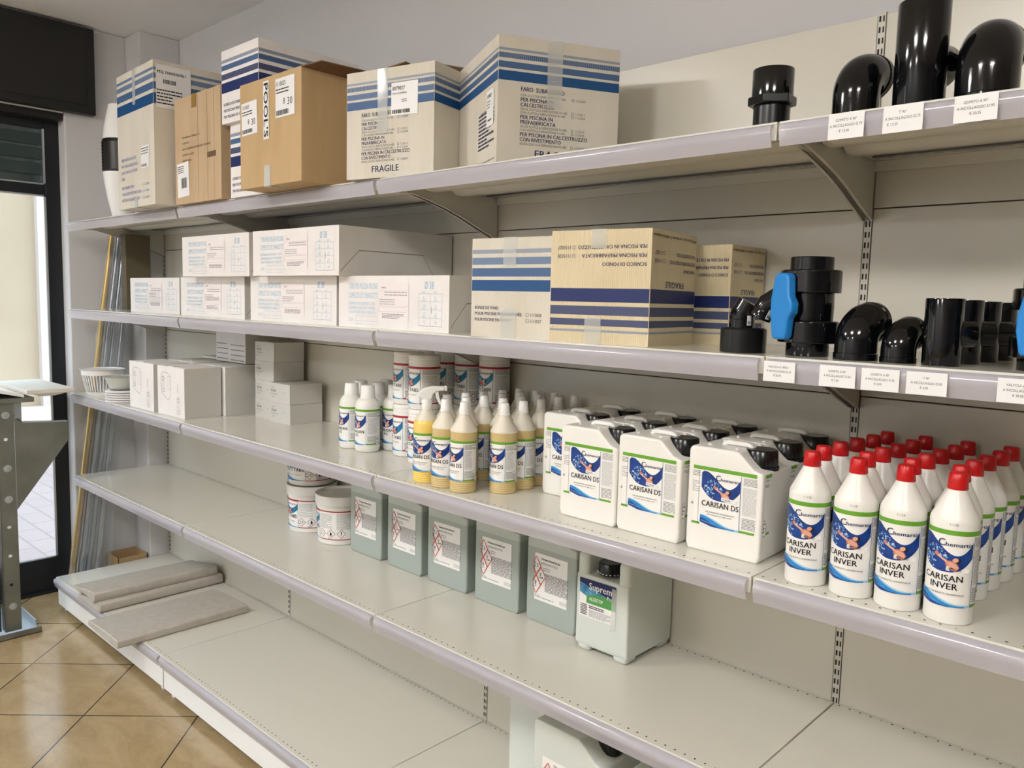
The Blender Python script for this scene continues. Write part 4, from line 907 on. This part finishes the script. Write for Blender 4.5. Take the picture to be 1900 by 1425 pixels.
def canl(d):
    chem_label(d, -.043, .032, .048, .152, [('CARISAN DS', .03, .97)], sub=('DETERGENTE SGRASSANTE', 'Idoneo per la riga nera'), uL=-.071, uR=.096, price='€ 60,00', haz=(.70, .092, .0125), tsize=.0138)
    d.text('266', -.068, .082, .008, 'ink_black', 4, 0)
    for i in range(2): d.micro(-.035, .158+.008*i, .010, .164+.008*i, 1, 'white_gloss', 1, 3+i, 1)
mb = MB(); d = D(mb, can_label_map(w, dd_), .003); canl(d); mb.build('can_label', t, recalc=False)
can = t
row = {0: [2.6165, 2.7585, 2.9105], 1: [2.470, 2.6165, 2.7585, 2.9055], 2: [2.474, 2.619, 2.761, 2.9075]}
ry = [.112, .2255, .339]; first = True; names = {0: ['left', 'middle', 'right'], 1: ['far left', 'second from left', 'second from right', 'far right'], 2: ['far left', 'second from left', 'second from right', 'far right']}
for r in row:
    for i, x in enumerate(row[r]):
        lab = 'white jerrycan with black cap, %s one of the %s row' % (names[r][i], ['front', 'middle', 'rear'][r]); loc = (x, ry[r], ZCc); rz = random.Random(r*5+i).uniform(-.02, .02)
        if first: can.location = Vector(loc)*S; can['label'] = lab; first = False
        else: dup(can, loc, rz, lab)
# clear grey-green jerrycans on the fourth shelf
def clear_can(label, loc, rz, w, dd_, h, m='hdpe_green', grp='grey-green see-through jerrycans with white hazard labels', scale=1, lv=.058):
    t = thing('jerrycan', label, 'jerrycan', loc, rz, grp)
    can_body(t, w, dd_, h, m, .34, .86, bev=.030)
    mb = MB(); mb.prism([(-.032, h-.004), (-.026, h+.012), (.026, h+.012), (.034, h-.006), (.022, h-.006), (.016, h+.003), (-.016, h+.003), (-.022, h-.004)], -.009, .009, m, axis='y'); mb.build('handle', t, bevel=.004, seg=3, bang=.3)
    mb = MB(); mb.lathe([(.022, h*.86), (.028, h*.86+.003), (.028, h*.86+.03), (.026, h*.86+.032)], 'black_cap', 32, c=(w/2-.035, 0, 0)); mb.build('screw_cap', t)
    mb = MB(); d = D(mb, m_round(w, dd_, .030, 0), .003); k = scale
    u0, u1, v0, v1 = -.079*k, .080*k, lv, lv+.117*k
    d.rect(u0, v0, u1, v1, 'paper', 0)
    cx, cy, r = u0+.033*k, (v0+v1)/2+.004, .046*k; q = .030*k
    O = [(cx, cy-r), (cx+q, cy), (cx, cy+r), (cx-q, cy)]
    def line(a, b, th=.0009):
        L = math.hypot(b[0]-a[0], b[1]-a[1]); nx, ny = -(b[1]-a[1])/L*th, (b[0]-a[0])/L*th
        for i in range(8):
            A = [a[j]+(b[j]-a[j])*i/8 for j in (0, 1)]; B = [a[j]+(b[j]-a[j])*(i+1)/8 for j in (0, 1)]
            d.P([(A[0]+nx, A[1]+ny), (B[0]+nx, B[1]+ny), (B[0]-nx, B[1]-ny), (A[0]-nx, A[1]-ny)], 'ghs_red', 5)
    for i in range(4): line(O[i], O[(i+1) % 4])
    mid = [((O[i][0]+O[(i+1) % 4][0])/2, (O[i][1]+O[(i+1) % 4][1])/2) for i in range(4)]
    line(mid[0], mid[2], .0014); line(mid[3], mid[1], .0014)
    g = MB()
    def sym(kind, x, y, s_):
        ghs(d, x, y, s_, kind, 1, 'paper')
    sym('corr', cx-.001, cy+r*.52, r*.36); sym('env', cx+q*.5, cy, r*.36); sym('ex', cx-.001, cy-r*.5, r*.36)
    d.text('UN 1760', cx-.006, v0+.010, .005, 'ink_grey', 2)
    x0 = cx+q*.45
    d.fit('Chimpex Industriale spa', x0, x0+.062*k, v1-.014, .0075*k, 'ink_black', 2, 1); d.fit('ANTIALGHE LF PLUS', x0, x0+.054*k, v1-.025, .0075*k, 'ink_grey', 2); d.text('1. N.P.', u1-.026, v1-.020, .006, 'ink_black', 2, 1)
    d.micro(x0+.008, v1-.040, x0+.03, v1-.030, 2, 'ink_lightgrey', 2, 2); d.micro(x0+.015*k, v0+.026, u1-.008, v0+.072*k, 15, 'ink_grey', 2, 3, .5, 1); d.micro(u0+.03, v0+.006, u0+.09, v0+.012, 1, 'ink_lightgrey', 2, 4); d.micro(u1-.05, v0+.006, u1-.008, v0+.016, 3, 'ink_lightgrey', 2, 5)
    mb.build('can_label', t, recalc=False)
    return t
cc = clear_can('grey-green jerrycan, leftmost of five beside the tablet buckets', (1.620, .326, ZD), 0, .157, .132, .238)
on = ['', 'second from the left', 'middle one', 'second from the right', 'rightmost beside the white algicide jerrycan']
for i, x in enumerate((1.620, 1.808, 1.990, 2.180, 2.364)):
    if i: dup(cc, (x, .324, ZD), [0, -.02, .01, 0, -.015][i], 'grey-green jerrycan with hazard label, %s' % on[i])
# larger pale cans on the bottom shelf
g2 = 'large pale jerrycans on the bottom shelf'
b0 = clear_can('large pale jerrycan rearmost on the bottom shelf, only its plain side in view', (2.345, .318, ZE), PI, .192, .14, .292, 'hdpe_pale', g2, 1.12, lv=.085)
dup(b0, (2.555, .172, ZE), 0, 'large pale jerrycan on the bottom shelf showing its hazard label')
dup(b0, (2.815, .172, ZE), 0, 'large pale jerrycan on the bottom shelf, only its shoulder showing under the shelf edge')
# white algicide jerrycan
t = thing('jerrycan', 'white footed jerrycan with navy label, rightmost on the fourth shelf', 'jerrycan', (2.477, .214, ZD), 0); w, dd_, h = .142, .178, .245
mb = MB(); mb.prism([(.004, .012), (dd_-.004, .012), (dd_, .02), (dd_, h), (.062, h), (.066, h-.012), (.058, h-.062), (0, h-.066), (0, .02)], 0, w, 'hdpe_pale', axis='x'); mb.build('can_body', t, bevel=.016, seg=4, bang=.3)
for x in (.002, w-.040):
    for y in (.002, dd_-.046): mb = MB(); mb.box(x, y, 0, x+.038, y+.044, .03, 'hdpe_pale'); mb.build('foot', t, bevel=.010, seg=3)
mb = MB(); mb.box(.0, .001, h-.10, .030, .10, h-.018, 'hdpe_pale'); mb.build('shoulder', t, bevel=.01, seg=3); mb = MB(); mb.box(w-.03, .001, h-.10, w, .10, h-.018, 'hdpe_pale'); mb.build('shoulder', t, bevel=.01, seg=3)
mb = MB(); ribbed(mb, .0275, .026, 0, .028, 'black_cap', 40, .0008); mb.v = [(x+.071, y+.030, z+h-.060) for x, y, z in mb.v]
for i in range(20): a = i*PI/10; mb.box(.071+.0275*math.sin(a)-.002, .030-.0275*math.cos(a)-.0006, h-.056, .071+.0275*math.sin(a)+.002, .030-.0275*math.cos(a)+.0006, h-.0545, 'lamp_frame')
mb.build('screw_cap', t)
mb = MB(); d = D(mb, m_front()); u0, u1, v0, v1 = .010, .110, .082, .170
d.rect(u0, v0, u1, v1, 'paper', 0); d.band(u0, u1, lambda t_: v0+.035+.02*(1-t_)**2, v1, 'sup_water', 1, 12); d.band(u0, u1, lambda t_: v1-.010-.026*t_, v1, 'sup_navy', 2, 12)
d.band(u0+.02, u1, lambda t_: v0+.033, lambda t_: v0+.05+.008*math.sin(3*t_), 'sup_green', 2, 8)
d.fit('Supreme', u0+.026, u1+.0, v1-.022, .022, 'paper', 3, 1); d.text('Pool', u1-.024, v1-.034, .012, 'paper', 3, 1); d.text('ALGISTOP', u0+.028, v0+.041, .0115, 'paper', 3, 1, .7)
d.micro(u0+.004, v0+.004, u0+.022, v0+.03, 7, 'ink_black', 3, 2, .5, 1); d.micro(u0+.028, v0+.022, u0+.07, v0+.03, 2, 'ink_black', 3, 4, .5, 1); d.micro(u0+.028, v0+.003, u1-.01, v0+.02, 6, 'ink_lightgrey', 3, 3, .5, 1)
mb.build('can_label', t, recalc=False)
mb = MB(); d = D(mb, m_front()); d.rect(.1, .070, .112, .166, 'tape', 7); mb.build('clear_strip', t, recalc=False)
# ================================================================ BLACK PVC FITTINGS
def arc(cx, cz, R, a0, a1, n, az):
    ax, ay = math.cos(az), math.sin(az)
    return [((cx+R*math.cos(a0+(a1-a0)*i/n))*ax, (cx+R*math.cos(a0+(a1-a0)*i/n))*ay, cz+R*math.sin(a0+(a1-a0)*i/n)) for i in range(n+1)]
def elbow(label, x, y, z, r, h, az, out=.02):
    t = thing('pipe_elbow', label, 'pipe fitting', (x, y, z), 0, 'black pipe elbows'); R = r*1.04; hz = h-r-R
    path = [(0, 0, 0), (0, 0, hz*.5)]+arc(R, hz, R, PI, PI/2, 14, az)+[((R+out)*math.cos(az), (R+out)*math.sin(az), hz+R)]
    mb = MB(); mb.tube(path, r, 'black_pvc', 40); mb.build('elbow_body', t)
    mb = MB(); mb.lathe([(r*1.035, 0), (r*1.04, r*.32), (r*1.005, r*.35)], 'black_pvc', 40); mb.build('socket_rim', t)
    c = Vector(((R+out)*math.cos(az), (R+out)*math.sin(az), hz+R)); T = Matrix.Translation(c) @ Matrix.Rotation(az, 4, 'Z') @ Matrix.Rotation(PI/2, 4, 'Y')
    mb = MB(); mb.lathe([(r*1.04, -.010), (r*1.04, 0), (r*.85, .0005), (r*.84, -.008), (.001, -.0085)], 'black_pvc', 40, T=T); mb.build('socket_rim', t)
    return t
def tee(label, x, y, z, r, h, az, br, bl):
    t = thing('pipe_tee', label, 'pipe fitting', (x, y, z), 0, 'black pipe tees')
    mb = MB(); mb.lathe([(r*.98, 0), (r, .0015), (r, h-.0015), (r*.985, h), (r*.86, h), (r*.84, h-.01), (.001, h-.0105)], 'black_pvc', 44); mb.build('tee_body', t)
    T = Matrix.Translation((0, 0, h*.48)) @ Matrix.Rotation(az, 4, 'Z') @ Matrix.Rotation(PI/2, 4, 'Y')
    mb = MB(); mb.lathe([(br, r*.5), (br, bl-.001), (br*.98, bl), (br*.84, bl), (br*.82, bl-.008), (.001, bl-.0085)], 'black_pvc', 36, T=T); mb.build('tee_branch', t)
    return t
t = thing('threaded_adapter', 'black threaded adapter with hexagonal collar standing alone on the top shelf', 'pipe fitting', (2.950, .078, ZA))
mb = MB(); mb.lathe([(.0275, 0)]+[(.029-(.0006 if i % 2 else 0), .002+i*.0021) for i in range(20)]+[(.028, .045)], 'black_matt', 36); mb.build('thread', t)
mb = MB(); mb.prism([(.0385*math.cos(a*PI/3+.62), .0385*math.sin(a*PI/3+.62)) for a in range(6)], .044, .058, 'black_matt', axis='z'); mb.build('hex_collar', t, bevel=.0015)
mb = MB(); mb.lathe([(.0325, .058), (.0325, .0995), (.032, .1005), (.028, .1005), (.0275, .09), (.001, .0895)], 'black_pvc', 44); mb.build('socket', t)
elbow('smaller black elbow on the top shelf, second fitting from the left', 3.084, .078, ZA, .0335, .107, math.radians(84), .012)
t = tee('tall black tee on the top shelf between the two domed elbows', 3.172, .080, ZA, .0345, .155, math.radians(75), .031, .05)
elbow('largest black elbow on the top shelf, at the right edge of the photo', 3.258, .082, ZA, .0392, .124, math.radians(96), .014)
elbow('bigger black elbow on the second shelf beside the blue-handled valve', 3.114, .064, ZB, .0305, .0865, math.radians(80), .010)
elbow('small black elbow on the second shelf in front of the tees', 3.176, .062, ZB, .0240, .0665, math.radians(78), .008)
for i, (x, y, az) in enumerate([(3.2345, .058, 20), (3.2385, .145, 160), (3.243, .230, 20), (3.248, .312, 160)]):
    tee('black tee on the second shelf, %s of the four in a row' % ['front one', 'second from the front', 'third from the front', 'rearmost'][i], x, y, ZB, .0248, .094-.0005*i, math.radians(40), .019, .040)
# coupling with two 45 degree elbows lying on it
t = thing('pipe_coupling', 'wide short black coupling at the left end of the fittings on the second shelf', 'pipe fitting', (2.928, .066, ZB))
mb = MB(); ribbed(mb, .0375, .0375, 0, .040, 'black_matt', 44, .0007); mb.lathe([(.033, .0385), (.0335, .0408), (.030, .0408), (.0295, .033), (.001, .0325)], 'black_matt', 40); mb.build('coupling_ring', t)
def bend(label, loc, rz, tilt, r=.021, L=.030):
    t = thing('pipe_bend', label, 'pipe fitting', loc, rz, 'small black pipe bends'); a = tilt
    p0 = Vector((0, 0, 0)); p1 = Vector((0, 0, L)); p2 = p1+Vector((math.sin(a), 0, math.cos(a)))*L*1.05
    mid = [p0, p1*.8, p1+Vector((math.sin(a/2), 0, math.cos(a/2)))*L*.15, p1+Vector((math.sin(a), 0, math.cos(a)))*L*.35, p2]
    mb = MB(); mb.tube(mid, r, 'black_pvc', 32); mb.build('bend_body', t)
    mb = MB(); mb.lathe([(r*1.06, 0), (r*1.06, L*.6), (r, L*.66)], 'black_pvc', 32); mb.build('socket_rim', t)
    mb = MB(); d = D(mb, m_round(2*r*1.06, 2*r*1.06, r*1.06, 0), .003); d.rect(.012, .004, .020, .020, 'sticker', 0); bars(d, .013, .006, .019, .011, 2, l=1); mb.build('sticker', t, recalc=False)
    return t
bend('black pipe bend standing in the wide coupling', (2.925, .064, ZB+.0412), .3, .5, .0195, .022)
o = bend('black pipe bend tilted on top of the other bend', (2.957, .063, ZB+.058), .3, .55, .0170, .024); o.rotation_euler = (0, .42, .2)
# union ball valves
def valve(label, loc, k, rz):
    t = thing('ball_valve', label, 'valve', loc, 0, 'black ball valves with blue handles'); q = lambda *a: [(r*k, z*k) for r, z in a]
    mb = MB(); mb.lathe(q((.0325, 0), (.033, .001), (.033, .024)), 'black_pvc', 36); mb.build('pipe_socket', t); mb = MB(); mb.lathe(q((.033, .134), (.033, .1555), (.032, .1565), (.028, .1565), (.0275, .148), (.001, .1475)), 'black_pvc', 36); mb.build('pipe_socket', t)
    for z0, z1 in ((.021, .056), (.100, .136)):
        mb = MB(); ribbed(mb, .0465*k, .0465*k, z0*k, z1*k, 'black_pvc', 36, .0012*k); mb.build('union_nut', t, bevel=.0006)
    mb = MB(); mb.lathe(q((.036, .055), (.0365, .06), (.037, .078), (.0365, .096), (.036, .101)), 'black_pvc', 36)
    T = Matrix.Rotation(rz, 4, 'Z') @ Matrix.Translation((0, 0, .078*k)) @ Matrix.Rotation(PI/2, 4, 'X')
    mb.lathe(q((.016, .02), (.016, .048), (.012, .050)), 'black_pvc', 24, T=T); mb.build('valve_body', t)
    P = [(-.012, -.052), (.010, -.052), (.013, -.046), (.015, -.02), (.022, -.010), (.022, .006), (.016, .016), (.014, .046), (.009, .052), (-.009, .052), (-.013, .046), (-.019, .012), (-.019, -.012), (-.014, -.046)]
    mb = MB(); T2 = Matrix.Rotation(rz, 4, 'Z') @ Matrix.Translation((0, -.050*k, .078*k))
    mb.prism([(a*k*1.2, b*k) for a, b in P], -.010*k, .006*k, 'blue_handle', axis='y', T=T2); mb.build('handle', t, bevel=.004*k, seg=3, bang=.3)
    return t
valve('big black ball valve with a long blue handle on the second shelf', (3.030, .085, ZB), 1, math.radians(-25))
valve('smaller black ball valve with blue handle at the right edge of the photo', (3.349, .080, ZB), .80, math.radians(-5))
# ================================================================ LEFT END OF THE SHELVES
def basket(name, label, loc, r0, r1, h, m, slots=True):
    t = thing(name, label, 'basket', loc, 0, 'white plastic skimmer baskets')
    mb = MB(); n = 48
    if slots:
        mb.lathe([(r0, 0), (r0+.001, .002), (r0+(r1-r0)*.12, h*.14), (r0+(r1-r0)*.12-.002, h*.14), (r0-.002, .003), (.001, .003)], m, n)
        mb.lathe([(r0+(r1-r0)*.8, h*.78), (r1-.003, h*.97), (r1-.005, h*.97), (r0+(r1-r0)*.8-.002, h*.78)], m, n)
        for i in range(40):
            a = 2*PI*i/40; c, s_ = math.sin(a), -math.cos(a); ra, rb = r0+(r1-r0)*.12, r0+(r1-r0)*.8
            T = Matrix.Rotation(a, 4, 'Z'); mb.prism([(-.0022, -ra, ), (.0022, -ra), (.0022, -ra+.002), (-.0022, -ra+.002)], h*.13, h*.14, m, axis='z', T=T)
            v = [(-.0022, -ra, h*.13), (.0022, -ra, h*.13), (.0026, -rb, h*.79), (-.0026, -rb, h*.79)]; v += [(x, y+.002, z) for x, y, z in v]
            mb.add([T @ Vector(p) for p in v], [(0, 1, 2, 3), (7, 6, 5, 4), (0, 4, 5, 1), (3, 2, 6, 7), (0, 3, 7, 4), (1, 5, 6, 2)], m)
    else: mb.lathe([(r0, 0), (r0+.001, .002), (r1-.003, h*.97), (r1-.005, h*.97), (r0-.002, .004), (.001, .004)], m, n)
    mb.build('basket_body', t)
    mb = MB(); mb.lathe([(r1-.004, h*.955), (r1, h*.97), (r1+.003, h), (r1-.001, h), (r1-.006, h*.96)], m, n); mb.build('rim', t)
    return t
basket('strainer_basket', 'white slotted plastic basket at the window end of the third shelf', (.036, .078, ZCc), .060, .084, .108, 'basket')
bz = ZCc
for i in range(5):
    mb = MB(); mb.lathe([(.062, 0), (.070, .0012), (.070, .0050), (.066, .0072), (.052, .0085), (.050, .0060), (.052, 0)], 'basket', 40); o = mb.build('plastic_ring'); o.location = Vector((.292+.001*(i % 2), .068, bz+.0092*i))*S
    tag(o, 'off-white plastic ring, %s of the pile under the small basket' % ['bottom one', 'second from the bottom', 'middle one', 'second from the top', 'top one'][i], 'plastic ring', 'off-white plastic rings in a pile')
basket('strainer_basket', 'small cream plastic basket sitting on the pile of rings', (.275, .068, bz+.0465), .046, .070, .050, 'clear_basket', False)
basket('strainer_basket', 'clear plastic cup standing behind the ring pile', (.250, .215, bz), .050, .070, .103, 'clear_basket', False)
# poles leaning on the side wall
def pole(label, y0, y1, x, r, m, name='telescopic_pole', zt=1.61):
    t = thing(name, label, 'pole', (x, y0, 0), 0, 'metal poles leaning in the corner')
    mb = MB(); top = Vector((-.008, y1-y0, zt)); mb.tube([(0, 0, .001), tuple(top*.55)], r, m, 20); mb.build('outer_tube', t)
    mb = MB(); mb.tube([tuple(top*.548), tuple(top)], r*.86, m, 20); mb.build('inner_tube', t)
    mb = MB(); mb.tube([tuple(top*.54), tuple(top*.556)], r*1.12, m, 20); mb.build('locking_collar', t)
pole('gold anodised pole leaning in the corner, nearest to the shop window', -.008, .215, -.180, .0142, 'gold_pole')
pole('silver pole right beside the gold one', .026, .244, -.182, .0125, 'silver_pole', zt=1.60)
pole('silver pole, second from the gold one', .060, .270, -.186, .013, 'silver_pole', zt=1.60)
pole('silver pole, third from the gold one', .096, .299, -.18, .0125, 'silver_pole', zt=1.59)
def film(label, ya, yb, yc, yd, x):
    R = random.Random(int(ya*1000)+99); n, k = 26, 9; mb = MB(); vs = []
    for i in range(n+1):
        s_ = i/n; a = ya+(yc-ya)*s_; b = yb+(yd-yb)*s_
        for j in range(k+1): vs.append((x+.020+.004*R.uniform(-1, 1)+.006*math.sin(j*1.4), a+(b-a)*j/k+.003*R.uniform(-1, 1), .03+1.6*s_))
    fs = [(i*(k+1)+j, i*(k+1)+j+1, (i+1)*(k+1)+j+1, (i+1)*(k+1)+j) for i in range(n) for j in range(k)]
    mb.add(vs, fs, 'film', True); o = mb.build('plastic_film', recalc=False); sm = o.modifiers.new('thickness', 'SOLIDIFY'); sm.thickness = .0006
    tag(o, label, 'plastic film', 'clear plastic wraps on the poles')
film('clear plastic wrap hanging over the gold pole', -.030, .012, .190, .232, -.178)
film('clear plastic wrap around the silver poles', .014, .150, .232, .305, -.172)
# small open carton on the floor behind the base
t = thing('small_brown_box', 'small open brown cardboard box on the floor between rack and side wall', 'box', (-.232, .17, 0))
mb = MB(); w, d_, h = .135, .13, .158
for b in ((0, 0, 0, w, d_, .003), (0, 0, 0, .003, d_, h), (w-.003, 0, 0, w, d_, h), (0, 0, 0, w, .003, h), (0, d_-.003, 0, w, d_, h)): mb.box(*b, 'carton')
mb.build('box_walls', t)
# stone pool copings on the base shelf
def coping(label, pts, y0, y1, x, z, rz=0, extra=None):
    t = thing('pool_coping', label, 'coping stone', (x, y0, z), rz, 'grey stone copings on the bottom shelf')
    mb = MB(); mb.prism(pts, 0, y1-y0, 'stone', axis='y'); mb.build('coping_slab', t, bevel=.0035, seg=2, bang=.7); return t
def nose(x0, z0, th, n=5): return [(x0+th/2*math.sin(PI*i/n), z0+th/2-th/2*math.cos(PI*i/n)) for i in range(n+1)]
coping('flat grey coping stone sticking out over the bottom shelf edge', [(0, 0), (.272, 0), (.277, .005), (.277, .027), (.272, .030), (.20, .031), (.08, .026), (0, .020)], -.176, .303, .545, ZE+.0003, math.radians(-.5))
coping('lower grey coping stone of the stacked pair', [(0, 0)]+[(.225, 0), (.236, .006), (.239, .020), (.236, .034), (.226, .040), (.16, .036), (.07, .022), (0, .012)], -.106, .384, .226, ZE+.0003)
c1 = coping('upper grey coping stone of the stacked pair, pale top', [(0, .0), (.06, .004), (.13, .010), (.20, .008), (.235, .002), (.250, .004), (.257, .020), (.252, .038), (.240, .044), (.14, .031), (.05, .012), (0, .006)], -.112, .372, .186, ZE+.0345, math.radians(-1.5))
# ================================================================ METAL STAND AT THE WINDOW
t = thing('metal_stand', 'galvanised steel display stand with punched post and gusset plate by the glazed door', 'stand', (.1, -.30, 0))
mb = MB(); x = 0
mb.box(-.045, -.026, .02, .0, -.0235, .92, 'galv'); mb.box(-.003, -.026, .02, 0, .030, .92, 'galv'); mb.box(-.045, .028, .02, 0, .030, .92, 'galv')
d = D(mb, m_right(0))
for z in (.207,): d.ell(0, z, .006, .006, 'dark_slot', 0)
for z in (.322, .436, .779): d.ell(0, z, .007, .006, 'lamp_frame', 0)
mb.build('post', t, bevel=.001)
for i, z in enumerate((.666, .545, .872, .12)):
    mb = MB(); T = Matrix.Translation((0, .002, z)) @ Matrix.Rotation(PI/2, 4, 'Y'); mb.lathe([(.014, 0), (.014, .0015), (.006, .0017), (.006, .006), (.005, .0075)], 'galv_bright', 18, T=T); mb.build('bolt', t)
mb = MB(); mb.prism([(.031, .50), (.031, .862), (.048, .855), (.062, .838), (.220, .828), (.222, .822), (.222, .757)], -.004, -.001, 'galv', axis='x'); mb.prism([(.03, .862), (.055, .838), (.222, .828), (.222, .832), (.057, .842), (.034, .866)], -.030, -.001, 'galv_bright', axis='x'); mb.build('gusset_plate', t, bevel=.001)
mb = MB(); mb.box(-.33, -.06, .918, .008, .100, .936, 'galv'); mb.build('top_plate', t, bevel=.0015)
mb = MB(); mb.box(-.33, .032, .836, -.03, .065, .92, 'galv_bright'); mb.build('side_rail', t, bevel=.002)
mb = MB(); mb.box(-.34, -.12, 0, .03, .092, .004, 'galv_bright'); mb.box(.026, -.12, 0, .03, .092, .024, 'galv'); mb.box(-.34, .088, 0, -.04, .092, .03, 'galv_bright'); mb.build('foot_plate', t, bevel=.001)
mb = MB(); mb.box(-.05, -.16, .02, -.02, -.034, .92, 'galv'); mb.box(-.018, -.14, .03, -.014, -.036, .90, 'glass_green'); mb.build('rear_post', t, bevel=.001)
# tile samples on the stand
t = thing('stone_sample', 'pale stone slab with ribbed underside lying across the metal stand', 'stone slab', (-.33, -.222, .9365))
mb = MB(); mb.box(0, 0, .010, .425, .172, .026, 'stone_top'); mb.build('slab', t, bevel=.002)
mb = MB(); mb.prism([(.025, .011), (.045, 0), (.10, 0), (.15, .011)], .0, .425, 'stone', axis='x'); mb.build('rib', t, bevel=.001)
t = thing('white_sample', 'tilted bright white slab at the left edge of the photo on the metal stand', 'slab', (-.25, -.45, .937))
mb = MB(); mb.prism([(0, .055), (.215, .0), (.215, .012), (0, .068)], 0, .36, 'white_slab', axis='x'); mb.build('slab', t, bevel=.002)
mb = MB(); mb.prism([(.02, 0), (.1, 0), (.02, .046)], .02, .34, 'white_slab', axis='x'); mb.build('wedge', t)
